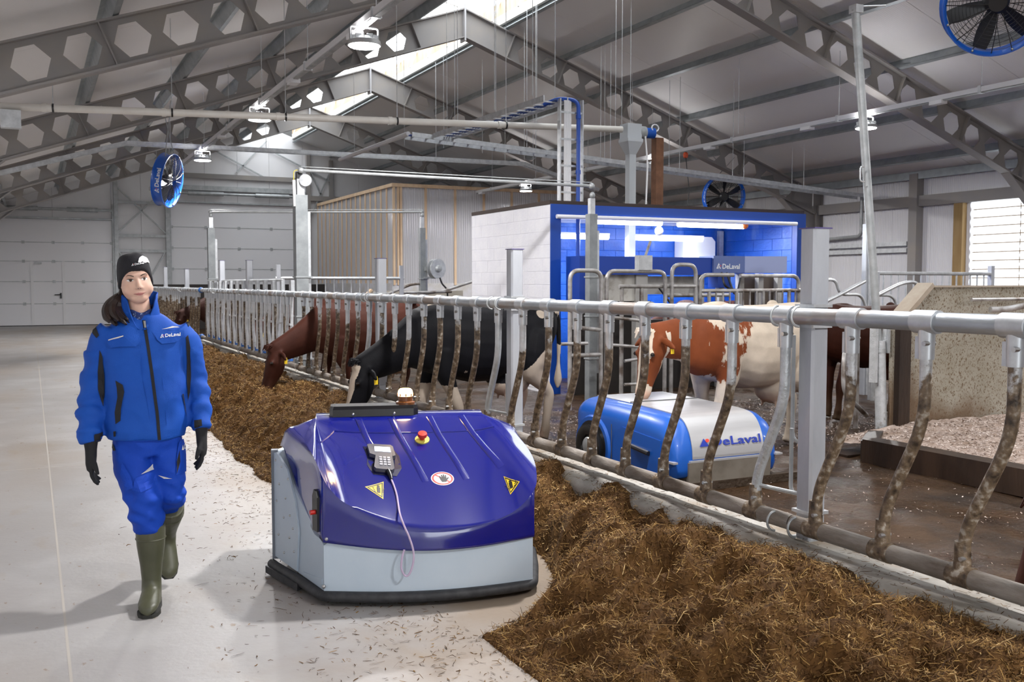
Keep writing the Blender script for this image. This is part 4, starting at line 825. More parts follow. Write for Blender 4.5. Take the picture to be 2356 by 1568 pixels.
# jacket
jk = MB()
jk.loft([ell(-.012, .01, z, rx, ry) for z, rx, ry in ((.822, .182, .138), (.84, .186, .142), (.95, .188, .142), (1.05, .186, .138), (1.15, .190, .136), (1.24, .196, .130), (1.31, .198, .118), (1.365, .17, .10), (1.41, .115, .085), (1.43, .08, .075))])
limb(jk, [(-.150, .005, 1.345), (-.198, .01, 1.28), (-.236, .03, 1.12), (-.256, .015, 1.00), (-.266, -.045, .87), (-.262, -.06, .815)], [.078, .076, .068, .064, .056, .050])
limb(jk, [(.128, .005, 1.345), (.174, .01, 1.28), (.208, .04, 1.13), (.228, .03, 1.04), (.240, -.02, .92), (.243, -.04, .855)], [.078, .076, .066, .062, .054, .049])
me = remesh(jk, .011, 5)
def jf(p):
    a = .0
    z = p.z; side = abs(p.x) > .2
    if side and z < 1.25:                          # sleeve rumples: oblique rings
        a += .0075 * math.sin(z * 62 + p.y * 22 + 3 * mnoise.noise(p * 6)) * (.35 + .65 * min(1, max(0, (1.2 - z) / .25))) * (1 if z > .87 else .2)
        a += .008 * mnoise.noise(Vector((p.x * 7, p.y * 7, z * 13))) + .013 * (.28 - abs(mnoise.noise(Vector((p.x * 9, p.y * 9, z * 17 + p.y * 9)))))
    else:
        a += .012 * (.25 - abs(mnoise.noise(Vector((p.x * 7 + z * 4, p.y * 4, z * 7 - p.x * 5))))) + .010 * mnoise.noise(Vector((p.x * 6 + 2, p.y * 5, z * 7))) + .006 * mnoise.noise(Vector((p.x * 14, p.y * 10, z * 8 + 5)))
        a += .005 * math.sin(z * 34 + p.x * 26 * (1 if p.x < 0 else -1)) * min(1, max(0, (1.2 - z) / .2)) * min(1, abs(p.x + .01) / .1) * (1 if z > .86 else .3)
    return a
folds(me, jf)
jacket = obj('jacket', me, wb_, pr); jbv = bvh_of(me)
def onj(x, z, h=.002, bv=None, y0=-1.5):
    r_ = (bv or jbv).ray_cast(Vector((x, y0, z)), Vector((0, 1, 0)))
    if r_[0] is None:
        r_ = (bv or jbv).find_nearest(Vector((x, -.02, z))); return r_[0] + (Vector((x, -.02, z)) - r_[0]).normalized() * h
    n = r_[1] if r_[1].y < 0 else -r_[1]; return r_[0] + n * h
def X(px): return (px - 352) / 500
def Z(py): return 1.58 - (py - 650) / 470
def jp(name, pix, m__, h=.003, sub=3, bv=None, parent=None):
    vs = [(X(a), Z(c)) for a, c in pix]; o = decal(name, vs, [tuple(range(len(vs)))], lambda x, y: onj(x, y, h, bv), m__, parent or jacket, sub); return o
# zip
jp('zip_placket', [(342, 735), (349, 735), (352, 755), (364, 850), (374, 940), (378, 1004), (371, 1004), (367, 940), (357, 850), (345, 755)], wk, .004, 3)
jp('zip_slider', [(345, 737), (350, 737), (351, 752), (347, 752)], bolt, .008, 0)
# collar: two flaring sheets
coll = MB()
for sg in (-1, 1):
    def cfn_(u, v):
        a0 = R(4 + 46 * v ** .8); a_ = sg * (a0 + (math.pi - a0) * u); wv = .006 * math.sin(a_ * 5 + v * 4)
        return (-.027 + (.088 - .006 * v + wv) * math.sin(a_), -.002 - (.092 - .018 * v + wv) * math.cos(a_), 1.355 + .02 * (1 - math.cos(a_)) + v * (.095 + .055 * (.5 - .5 * math.cos(min(abs(a_), math.pi / 2) * 2)) ** .8))
    coll.grid(cfn_, 22, 6)
o = coll.build('collar', wb_, jacket); o.modifiers.new('t', 'SOLIDIFY').thickness = .006
# pocket flaps
for nm, pts in (('pocket_flap', [(262, 780), (300, 770), (335, 765), (338, 782), (326, 793), (300, 792), (272, 795)]), ('pocket_flap', [(364, 762), (395, 762), (436, 757), (433, 776), (412, 786), (385, 789), (374, 780)])):
    jp(nm, pts, wb_, .009, 3)
refl = mat('reflective_tape', (.62, .62, .60), .35)
jp('reflective_piping', [(268, 777), (300, 769), (300, 771.5), (268, 779.5)], refl, .012, 2); jp('reflective_piping', [(383, 757), (408, 752), (427, 756), (408, 755.5)], refl, .012, 2)
jp('shoulder_patch', [(228, 742), (236, 744), (246, 768), (240, 774), (232, 765), (226, 755)], wk, .004, 3); jp('shoulder_patch', [(443, 726), (449, 732), (454, 748), (447, 752), (442, 740)], wk, .004, 3)
jp('side_stripe', [(246, 800), (252, 815), (256, 860), (255, 900), (250, 930), (245, 915), (239, 890), (240, 850)], wk, .004, 4); jp('side_stripe', [(440, 775), (445, 770), (450, 800), (452, 850), (449, 905), (443, 925), (440, 880), (442, 830)], wk, .004, 4)
jp('pocket_edge', [(280, 868), (296, 878), (299, 893), (291, 930), (289, 958), (278, 966), (277, 940), (284, 905), (283, 885)], wk, .004, 4)
jp('pocket_edge', [(428, 905), (434, 930), (438, 962), (436, 940), (431, 905)], wk, .004, 3)
jp('hem_tag', [(274, 982), (279, 981), (279, 993), (274, 994)], wk, .007, 1); jp('cuff_tab', [(229, 986), (246, 984), (246, 1004), (229, 1005)], wk, .004, 3); jp('cuff_tab', [(457, 968), (473, 966), (474, 980), (457, 984)], wk, .004, 3)
for a, c in (((352, 1000), (264, 1002)), ): pass
def chest(x, y, h): return onj(X(380) + x, Z(776) + y + x * .09, .011 + h)
logo(chest, .020, jacket, blue_=wb_)
# seams: fine raised stitching lines
for pts in ([(337, 790), (340, 860), (352, 940), (356, 1004)], [(378, 800), (384, 870), (390, 940), (392, 1002)], [(265, 1000), (310, 1003), (360, 1004), (400, 1001), (438, 990)]):
    pp = [onj(X(a), Z(c), .0006) for a, c in pts]; MB().tube(cr(pp, 6), .0014, 5).build('stitched_seam', wb_, jacket)
# gloves
glove = mat('black_glove', (.012, .012, .014), .85)
def hand(side, wrist, name):
    # side -1 = viewer's left; fingers hang down, slightly curled forward and inward
    w0 = Vector(wrist); mb = MB(); s = side
    mb.loft([ell(w0.x + dx, w0.y + dy, w0.z + dz, rx, ry, 14) for dx, dy, dz, rx, ry in ((0, .0, .05, .034, .036), (0, 0, 0, .027, .033), (0, -.004, -.03, .026, .040), (s * .002, -.008, -.065, .024, .043), (s * .0, -.012, -.095, .020, .042))])
    base = w0 + Vector((0, -.012, -.088))
    for k, (dy, ln) in enumerate(((-.033, .070), (-.011, .078), (.011, .072), (.030, .058))):
        b0 = base + Vector((0, dy, 0)); cu = .6 + .10 * k
        p1 = b0 + Vector((-s * .004, -.002, -ln * .45)); p2 = p1 + Vector((-s * .014 * cu * 1.4, -.006, -ln * .33)); p3 = p2 + Vector((-s * .020 * cu, -.004, -ln * .20))
        mb.tube([b0 + Vector((0, 0, .02)), b0, p1, p2, p3], [.0105, .0105, .0098, .0090, .0068], 9)
    t0 = w0 + Vector((-s * .006, -.034, -.035)); mb.tube([t0, t0 + Vector((-s * .012, -.022, -.028)), t0 + Vector((-s * .020, -.028, -.056)), t0 + Vector((-s * .024, -.026, -.076))], [.014, .0125, .0105, .0080], 9)
    return obj(name, remesh(mb, .0046, 3), glove, pr)
hand(-1, (-.262, -.062, .785), 'glove'); hand(1, (.243, -.045, .825), 'glove')
# trousers
tm = MB()
tm.loft([ell(-.008, .015, z, rx, ry) for z, rx, ry in ((.98, .15, .115), (.88, .162, .125), (.80, .160, .125), (.74, .14, .115))])
limb(tm, [(-.085, .01, .82), (-.080, -.02, .70), (-.040, -.08, .545), (-.018, -.07, .44), (-.008, -.055, .385)], [.088, .088, .080, .078, .072])
limb(tm, [(.075, .015, .82), (.088, -.02, .70), (.098, -.05, .575), (.088, .04, .485), (.084, .085, .445)], [.082, .080, .068, .062, .056])
me = remesh(tm, .011, 5)
def tf(p):
    k = min(1, max(0, (.72 - p.z) / .2)); return .016 * (.25 - abs(mnoise.noise(Vector((p.x * 8 + p.z * 5, p.y * 7, p.z * 12 - p.x * 8))))) * (.5 + k) + .009 * mnoise.noise(p * 9) + (.004 + .009 * k) * mnoise.noise(Vector((p.x * 9, p.y * 8, p.z * 22))) + .006 * k * math.sin(p.z * 70 + p.x * 40 + 4 * mnoise.noise(p * 7))
folds(me, tf); trousers = obj('trousers', me, wb2, pr); tbv = bvh_of(me)
jp('knee_reflector', [(331, 1081), (360, 1064), (360, 1076), (345, 1078)], refl, .004, 2, tbv, trousers); jp('knee_reflector', [(371, 1089), (385, 1092), (402, 1097), (384, 1096)], refl, .004, 2, tbv, trousers)
jp('knee_pad', [(318, 1088), (364, 1078), (372, 1108), (330, 1118), (312, 1112)], wb2, .006, 3, tbv, trousers)
jp('cargo_pocket', [(292, 1055), (310, 1085), (315, 1108), (300, 1112), (288, 1080)], wb2, .010, 3, tbv, trousers); jp('cargo_pocket', [(417, 1015), (433, 1012), (432, 1085), (410, 1088), (412, 1050)], wb2, .008, 3, tbv, trousers)
jp('pocket_edge', [(412, 1060), (418, 1035), (419, 1060), (411, 1085)], wk, .010, 1, tbv, trousers); jp('pocket_edge', [(268, 1010), (277, 1028), (271, 1030), (266, 1018)], wk, .004, 1, tbv, trousers)
v, f, wd = textmesh('De', .024); decal('trouser_lettering', [(x, y) for x, y in v], f, lambda x, y: onj(X(427) + x * .5, Z(1034) + y, .012, tbv), logowhite, trousers); decal('trouser_emblem', [(0, 0), (.012, 0), (.006, .022)], [(0, 1, 2)], lambda x, y: onj(X(422) + x * .7, Z(1036) + y, .012, tbv), logowhite, trousers)
# boots
bootm = mat('olive_rubber', (.060, .062, .034), .42, 0, (.085, .085, .05), 5, 1); solem = mat('boot_sole', (.022, .022, .018), .7)
def boot(M, name, calf):
    mb = MB()
    mb.loft([ell(0, 0 + dy, z, rx, ry, 20, 2.2) for z, rx, ry, dy in ((.40, .070, .080, .0), (.36, .070, .080, 0), (.30, .066, .076, 0), (.20, .052, .062, .0), (.13, .046, .056, -.002), (.09, .047, .068, -.012), (.05, .046, .075, -.012), (.014, .045, .075, -.012))])
    mb.loft([[Vector((rx * math.cos(t), y, .012 + (h) * max(0, .5 + .5 * math.sin(t)) ** .8)) for t in [2 * math.pi * k / 16 for k in range(16)]] for y, rx, h in ((.05, .040, .10), (-.04, .044, .11), (-.10, .048, .085), (-.15, .050, .070), (-.19, .045, .060), (-.215, .028, .045), (-.222, .008, .02))])
    me = remesh(mb, .008, 4); me.transform(M); o = obj(name, me, bootm, pr)
    sol = MB(); out = [(-.040, .06), (-.048, -.02), (-.046, -.08), (-.054, -.14), (-.044, -.185), (-.022, -.213), (.022, -.213), (.044, -.185), (.054, -.14), (.046, -.08), (.048, -.02), (.040, .06), (.0, .068)]
    sol.prism(out, lambda x, y, s_: M @ Vector((x, y, 0 if s_ else .018))); sol.build('sole', solem, o)
    bd = MB(); bd.tube([M @ Vector((.0685 * math.cos(t), .0785 * math.sin(t), .335)) for t in [2 * math.pi * k / 24 for k in range(24)]], .004, 6, closed=True); bd.build('top_band', bootm, o)
    return o
boot(Matrix.Translation((-.004, -.05, 0)) @ Matrix.Rotation(R(-6), 4, 'Z') @ Matrix.Rotation(R(0), 4, 'X'), 'boot', None)
boot(Matrix.Translation((.070, .36, .20)) @ Matrix.Rotation(R(4), 4, 'Z') @ Matrix.Rotation(R(48), 4, 'X'), 'boot', None)
# head
hd = MB()
hd.ball((0, .012, .125), (.074, .092, .098), 24, 16); hd.ball((0, -.018, .072), (.071, .074, .074), 20, 14); hd.ball((0, -.046, .022), (.042, .036, .028), 16, 10)
hd.ball((-.038, -.042, .062), (.034, .034, .034), 14, 10); hd.ball((.038, -.042, .062), (.034, .034, .034), 14, 10)           # cheeks
hd.tube([(0, -.080, .115), (0, -.093, .092), (0, -.102, .074)], [.0085, .0095, .0115], 10); hd.ball((0, -.100, .072), (.0125, .0115, .0095), 12, 8); hd.ball((-.012, -.090, .069), (.009, .010, .007), 10, 6); hd.ball((.012, -.090, .069), (.009, .010, .007), 10, 6)
hd.ball((0, -.083, .044), (.022, .009, .0065), 14, 8); hd.ball((0, -.081, .035), (.019, .010, .0065), 14, 8)                  # lips
hd.ball((0, -.070, .128), (.056, .020, .012), 14, 8)                                                                         # brow
hd.loft([ell(0, .012, z, r_, r_ * 1.02, 18, 2) for z, r_ in ((-.10, .058), (-.04, .052), (.02, .050), (.06, .05))])
for s in (-1, 1): hd.ball((s * .072, .018, .10), (.010, .020, .032), 10, 8)
me = remesh(hd, .0048, 6)
HM = Matrix.Translation((-.034, -.014, 1.486)) @ Matrix.Rotation(R(-7), 4, 'Y') @ Matrix.Rotation(R(7), 4, 'Z') @ Matrix.Scale(1.0, 4)
skin = mat('skin', (.68, .43, .33), .5, 0, (.72, .47, .37), 12, 1, spec=.35); skin.node_tree.nodes['Principled BSDF'].inputs['Subsurface Weight'].default_value = .12; skin.node_tree.nodes['Principled BSDF'].inputs['Subsurface Radius'].default_value = (.02, .008, .005)
hbv_ = bvh_of(me)
me.transform(HM); head = obj('head', me, skin, pr)
def face(name, pts, m__, h=.0008, sub=1): return decal(name, pts, [tuple(range(len(pts)))], lambda x, y: HM @ onj(x, y, h, hbv_), m__, head, sub)
eyew = mat('eye_white', (.78, .74, .72), .25); iris = mat('eye_brown', (.045, .022, .012), .2); brow = mat('brow_brown', (.055, .030, .020), .8); lip = mat('lip', (.52, .20, .18), .45); dark = mat('lash', (.02, .012, .010), .7)
for s in (-1, 1):
    cx = s * .031; e = lambda pts: [(cx + s * a * 1.15, .108 + c * 1.3) for a, c in pts]
    face('eye_white', e([(-.0135, -.0005), (-.007, .0042), (.0, .0055), (.008, .0045), (.0145, .001), (.008, -.0040), (0, -.0052), (-.008, -.0035)]), eyew, .0008, 2)
    v, f = disc2((cx + .001, .1085), .0064, 14); decal('iris', v, f, lambda x, y: HM @ onj(x, y, .0014, hbv_), iris, head)
    face('upper_lash', e([(-.0145, .0), (-.007, .0052), (0, .0066), (.009, .0056), (.0175, .0025), (.009, .0040), (0, .0048), (-.007, .0036)]), dark, .0018, 1)
    face('lower_lash', e([(-.011, -.0030), (0, -.0056), (.011, -.0030), (0, -.0047)]), brow, .0014, 1)
    face('eyebrow', [(cx + s * a, .1285 + c) for a, c in ((-.016, -.002), (-.006, .0025), (.008, .0045), (.021, -.0005), (.008, .0012), (-.006, -.002), (-.0155, -.0052))], brow, .001, 2)
    face('nostril', [(s * .0055 + a, .0655 + c) for a, c in ((-.003, 0), (0, .0018), (.003, 0), (0, -.0015))], dark, .0006, 0)
face('upper_lip', [(-.029, .0425), (-.014, .0445), (-.004, .0462), (0, .0452), (.004, .0462), (.014, .0445), (.029, .0435), (.010, .0405), (0, .0398), (-.010, .0400)], lip, .0008, 2)
face('lower_lip', [(-.021, .0400), (-.010, .0392), (0, .0388), (.010, .0395), (.021, .0405), (.012, .0345), (0, .0318), (-.012, .0342)], lip, .0008, 2)
face('mouth_line', [(-.033, .0450), (-.026, .0425), (-.012, .0402), (0, .0394), (.012, .0404), (.026, .0432), (.033, .0458), (.024, .0415), (.012, .0390), (0, .0380), (-.012, .0388), (-.024, .0410)], mat('mouth_dark', (.16, .045, .04), .6), .0014, 1)
# beanie: shell over the skull, dipping over the ears, slightly slouched back
hm = mat('black_knit', (.010, .010, .014), .85, bump=.2, bscale=300)
bn = MB(); rings = []
for j in range(11):
    t = j / 10; ring_ = []
    for k in range(32):
        a = 2 * math.pi * k / 32; fr = -math.sin(a)       # fr = 1 at the face side
        zb = .133 + .020 * max(0, fr) ** 2 - .085 * (1 - max(0, fr)) ** 1.3 * (1 if True else 0)
        zb = .150 if fr > .92 else zb
        zz = zb + (.238 - zb) * math.sin(t * math.pi / 2) ** .95; sc_ = math.cos(t * math.pi / 2) ** .42 if t < 1 else .05
        bul = 1 + .03 * math.sin(t * 3)
        ring_.append(Vector((.0815 * bul * math.cos(a) * sc_, .016 + .012 * t + .1045 * bul * math.sin(a) * sc_, zz + .004 * mnoise.noise(Vector((math.cos(a) * 2, math.sin(a) * 2, t * 4))))))
    rings.append(ring_)
bn.loft(rings); bn.map(lambda p: HM @ p); bo_ = bn.build('beanie', hm, pr, angle=80); bo_.modifiers.new('s', 'SUBSURF').render_levels = 1; bbv = bvh_of(bo_.data)
def onb(x, z, h): return onj(x, z, h, bbv)
def hatxy(px, py): return X(px), Z(py)
hx, hz = hatxy(321, 613)
def hatfn(x, y, h): return onb(hx + x * .98, hz + y + x * .25 - 2.2 * max(0, x - .02) ** 2, .002 + h)
logo(hatfn, .0115, bo_, blue_=hm, sub=0)
decal('hat_print', [(X(a), Z(c)) for a, c in ((335, 604), (337, 596), (341, 592), (345, 590), (349, 592), (354, 594), (358, 600), (360, 606), (355, 604), (350, 606), (344, 603), (339, 606))], [tuple(range(12))], lambda x, y: onb(x, y, .004), logowhite, bo_, 1)
# pony tail over the shoulder
hairm = mat('dark_hair', (.012, .007, .006), .45, 0, (.035, .02, .015), 30, 1, stretch=(1, 1, .1))
pt = MB()
for k in range(22):
    o1, o2 = rnd.uniform(-.02, .02), rnd.uniform(-.02, .02); o3 = rnd.uniform(-1, 1)
    pts = [(-.085 + o1 * .3, .045 + o2 * .4, 1.530), (-.115 + o1 * .8, .03 + o2, 1.515), (-.150 + o1 * 1.4, .0 + o2 * 1.3, 1.465 + .02 * o3), (-.150 + o1 * 2.0, -.045 + o2 * 1.2, 1.425 + .015 * o3), (-.125 + o1 * 2.4, -.085 + o2, 1.395 + .02 * o3)]
    pt.tube(cr(pts, 5), [.010 + .008 * math.sin(i / 20 * math.pi) if i < 16 else .016 * (21 - i) / 6 + .002 for i in range(21)], 6)
pt.build('pony_tail', hairm, pr)
hr_ = MB(); hr_.tube([HM @ Vector(q) for q in ((-.070, .0, .075), (-.070, .03, .045), (-.060, .07, .05), (-.03, .085, .07))], [.008, .018, .022, .015], 8); hr_.build('nape_hair', hairm, pr)
# patterned neck scarf
scm = mat('navy_scarf', (.012, .03, .14), .8, 0, (.30, .36, .50), 60, 1, thr=(.60, .66)); scf = MB(); rings = []
for j in range(7):
    t = j / 6; rings.append([Vector((-.027 + (.063 + .004 * math.sin(t * 9)) * math.cos(a), -.002 + (.062 + .012 * (1 - t)) * math.sin(a), 1.385 + .085 * t - .030 * max(0, -math.sin(a)) * t + .005 * math.sin(5 * a + t * 6))) for a in [2 * math.pi * k / 28 for k in range(28)]])
scf.loft(rings, caps=False); o = scf.build('neck_scarf', scm, pr); o.modifiers.new('t', 'SOLIDIFY').thickness = .004
# ================================================================== cattle
def cowmesh(poll, mdir, front, hind, voxel=.017):
    mb = MB()
    def ringx(x, zc, hw, up, dn, n=22):
        out = []
        for k in range(n):
            t = 2 * math.pi * k / n; c, s = math.cos(t), math.sin(t); out.append(Vector((x, hw * math.copysign(abs(c) ** .9, c) * (1 - .16 * max(0, s) ** 2), zc + (up if s > 0 else dn) * math.copysign(abs(s) ** .85, s))))
        return out
    mb.loft([ringx(*q) for q in ((-.88, 1.20, .06, .10, .10), (-.86, 1.19, .13, .17, .18), (-.78, 1.16, .21, .245, .26), (-.62, 1.12, .265, .295, .33), (-.42, 1.07, .30, .335, .36), (-.15, 1.02, .345, .375, .40), (.12, 1.02, .34, .375, .40), (.36, 1.05, .285, .36, .37), (.54, 1.08, .225, .345, .35), (.70, 1.07, .17, .25, .29), (.80, 1.05, .10, .15, .2))])
    for s in (-1, 1): mb.ball((-.53, s * .20, 1.385), (.07, .05, .05), 10, 8); mb.ball((-.84, s * .10, 1.30), (.06, .05, .06), 10, 8); mb.ball((.42, s * .17, 1.02), (.17, .10, .27), 14, 10)
    mb.ball((.42, 0, 1.36), (.20, .06, .075), 12, 8)
    P = Vector(poll); m = Vector(mdir).normalized(); sh = Vector((.55, 0, 1.12)); mid = sh.lerp(P, .52) + Vector((.0, 0, .02))
    # neck: tall ellipses along the line shoulder -> poll
    ax = (P - sh).normalized(); nz = Vector((0, 1, 0)).cross(ax) * -1; rings = []
    for t, hw, hh in ((0, .17, .27), (.25, .14, .235), (.5, .115, .195), (.75, .10, .165), (1, .09, .135), (1.12, .06, .09)):
        c = sh + (P - sh) * t + Vector((0, 0, -.02 * math.sin(t * 3))); rings.append([c + Vector((0, hw * math.cos(a), 0)) + nz * (hh * math.sin(a)) for a in [2 * math.pi * k / 18 for k in range(18)]])
    mb.loft(rings)
    # head
    nx = Vector((0, 1, 0)).cross(m); nx = nx if nx.dot(-ax) < .99 else nx; fr = m.cross(Vector((0, 1, 0))); fr = fr if fr.dot(ax) > 0 else -fr      # fr = forehead side
    rings = []
    for t, hw, hf, hb in ((-.06, .055, .05, .05), (-.02, .085, .075, .08), (.06, .105, .085, .13), (.14, .112, .085, .155), (.24, .092, .075, .150), (.34, .072, .066, .115), (.42, .066, .062, .090), (.48, .070, .062, .082), (.525, .058, .050, .062), (.545, .030, .03, .04)):
        c = P + m * t; rings.append([c + Vector((0, hw * math.cos(a), 0)) + fr * ((hf if math.sin(a) > 0 else hb) * math.sin(a)) for a in [2 * math.pi * k / 18 for k in range(18)]])
    mb.loft(rings)
    mb.ball(P + fr * .05 - m * .045, (.055, .07, .05), 10, 8)
    for s in (-1, 1):
        mb.ball(P + m * .145 + fr * .045 + Vector((0, s * .098, 0)), .028, 10, 8)                       # eye socket
        e0 = P + m * .0 - fr * .02 + Vector((0, s * .08, 0)); rings = []
        for t, w_ in ((0, .022), (.3, .040), (.6, .044), (.85, .030), (1, .008)):
            c = e0 + Vector((0, s * .19, 0)) * t + m * (.03 + .05 * t) * t - fr * .04 * t; rings.append([c + (m * .8 + Vector((0, 0, -.3))) .normalized() * (w_ * math.cos(a)) + fr * (.016 * math.sin(a)) for a in [2 * math.pi * k / 10 for k in range(10)]])
        mb.loft(rings)
    for s, dx in zip((-1, 1), front):
        mb.tube(cr([(.44, s * .15, .95), (.44, s * .17, .76), (.46 + dx * .35, s * .16, .60), (.47 + dx * .7, s * .155, .42), (.46 + dx * .95, s * .155, .22), (.47 + dx, s * .155, .10), (.49 + dx, s * .155, .02)], 4), [.13, .125, .12, .112, .105, .095, .085, .078, .07, .064, .062, .062, .060, .052, .044, .040, .039, .040, .044, .050, .046, .045, .050, .056, .058], 12)
    for s, dx in zip((-1, 1), hind):
        mb.tube(cr([(-.58, s * .15, 1.10), (-.52, s * .20, .88), (-.50 + dx * .3, s * .205, .72), (-.66 + dx * .6, s * .18, .54), (-.70 + dx * .8, s * .17, .44), (-.66 + dx, s * .17, .20), (-.65 + dx, s * .17, .10), (-.62 + dx, s * .17, .02)], 4), [.17, .19, .19, .185, .18, .165, .155, .14, .125, .105, .09, .075, .066, .062, .060, .058, .056, .052, .046, .044, .043, .044, .048, .050, .050, .050, .054, .058, .060], 12)
    mb.ball((-.36, 0, .62), (.24, .18, .17), 16, 12)
    for a_ in (-.28, -.44):
        for s in (-1, 1): mb.tube([(a_, s * .08, .50), (a_, s * .085, .42)], [.018, .012], 7)
    mb.tube(cr([(-.86, 0, 1.34), (-.935, .0, 1.22), (-.95, .01, .95), (-.94, .015, .70), (-.93, .02, .50)], 4), [.05, .045, .042, .04, .038, .034, .03, .028, .026, .024, .022, .024, .030, .040, .045, .035, .012], 8)
    me = remesh(mb, voxel, 4); return me, P, m, fr
POSE = {'feed': cowmesh((1.20, 0, .80), (.30, 0, -1), (.10, -.25), (.10, -.04)), 'reach': cowmesh((1.16, -.05, 1.12), (.18, -.02, -1), (-.05, .10), (-.12, .06)), 'stand': cowmesh((1.25, 0, .95), (.35, 0, -1), (.0, .12), (.10, -.12))}
def coat(name, cols, fine=14, amp=.16, rough=.62):
    """cols: base colour, second colour, third (pink/dirt); attribute w > .5 gives the second colour, p the third"""
    m = bpy.data.materials.new(name); m.use_nodes = True; nt, N, L = nodes(m); b = N['Principled BSDF']; b.inputs['Roughness'].default_value = rough; b.inputs['Specular IOR Level'].default_value = .14
    tc = N.new('ShaderNodeTexCoord'); mp = N.new('ShaderNodeMapping'); mp.inputs['Rotation'].default_value = (0, R(35), 0); mp.inputs['Scale'].default_value = (2.2, 1, .8); L.new(tc.outputs['Object'], mp.inputs[0])
    n = N.new('ShaderNodeTexNoise'); n.inputs['Scale'].default_value = fine; n.inputs['Detail'].default_value = 5; n.inputs['Roughness'].default_value = .65; L.new(mp.outputs[0], n.inputs['Vector'])
    at = N.new('ShaderNodeAttribute'); at.attribute_name = 'w'; ma = N.new('ShaderNodeMath'); ma.operation = 'MULTIPLY_ADD'; ma.inputs[1].default_value = amp * 2; L.new(n.outputs[0], ma.inputs[0])
    sb = N.new('ShaderNodeMath'); sb.operation = 'SUBTRACT'; sb.inputs[1].default_value = amp; L.new(at.outputs['Fac'], sb.inputs[0]); L.new(sb.outputs[0], ma.inputs[2])
    mr = N.new('ShaderNodeMapRange'); mr.inputs[1].default_value = .49; mr.inputs[2].default_value = .52; L.new(ma.outputs[0], mr.inputs[0])
    mx = N.new('ShaderNodeMix'); mx.data_type = 'RGBA'; L.new(mr.outputs[0], mx.inputs[0]); mx.inputs[6].default_value = (*cols[0], 1); mx.inputs[7].default_value = (*cols[1], 1)
    n2 = N.new('ShaderNodeTexNoise'); n2.inputs['Scale'].default_value = 5; n2.inputs['Detail'].default_value = 7; L.new(tc.outputs['Object'], n2.inputs['Vector'])
    mr3 = N.new('ShaderNodeMapRange'); mr3.inputs[1].default_value = .3; mr3.inputs[2].default_value = .7; mr3.inputs[3].default_value = .78; mr3.inputs[4].default_value = 1.12; L.new(n2.outputs[0], mr3.inputs[0]); ml = N.new('ShaderNodeMix'); ml.data_type = 'RGBA'; ml.blend_type = 'MULTIPLY'; ml.inputs[0].default_value = 1; L.new(mx.outputs[2], ml.inputs[6]); L.new(mr3.outputs[0], ml.inputs[7])
    a2 = N.new('ShaderNodeAttribute'); a2.attribute_name = 'p'; m2 = N.new('ShaderNodeMix'); m2.data_type = 'RGBA'; L.new(a2.outputs['Fac'], m2.inputs[0]); L.new(ml.outputs[2], m2.inputs[6]); m2.inputs[7].default_value = (*cols[2], 1); 
    a3 = N.new('ShaderNodeAttribute'); a3.attribute_name = 'd'; m3 = N.new('ShaderNodeMix'); m3.data_type = 'RGBA'; dn = N.new('ShaderNodeMath'); dn.operation = 'MULTIPLY'; L.new(a3.outputs['Fac'], dn.inputs[0]); L.new(n2.outputs[0], dn.inputs[1]); L.new(dn.outputs[0], m3.inputs[0]); L.new(m2.outputs[2], m3.inputs[6]); m3.inputs[7].default_value = (.06, .035, .018, 1); L.new(m3.outputs[2], b.inputs['Base Color'])
    n3 = N.new('ShaderNodeTexNoise'); n3.inputs['Scale'].default_value = 90; L.new(mp.outputs[0], n3.inputs['Vector']); bp = N.new('ShaderNodeBump'); bp.inputs['Strength'].default_value = .25; bp.inputs['Distance'].default_value = .006; L.new(n3.outputs[0], bp.inputs['Height']); L.new(bp.outputs[0], b.inputs['Normal'])
    return m
hoofm = mat('hoof', (.05, .035, .025), .6); tagm = mat('yellow_ear_tag', (.80, .55, .02), .4); eyem = mat('cow_eye', (.01, .006, .005), .12); nosem = mat('nostril_dark', (.05, .02, .018), .6)
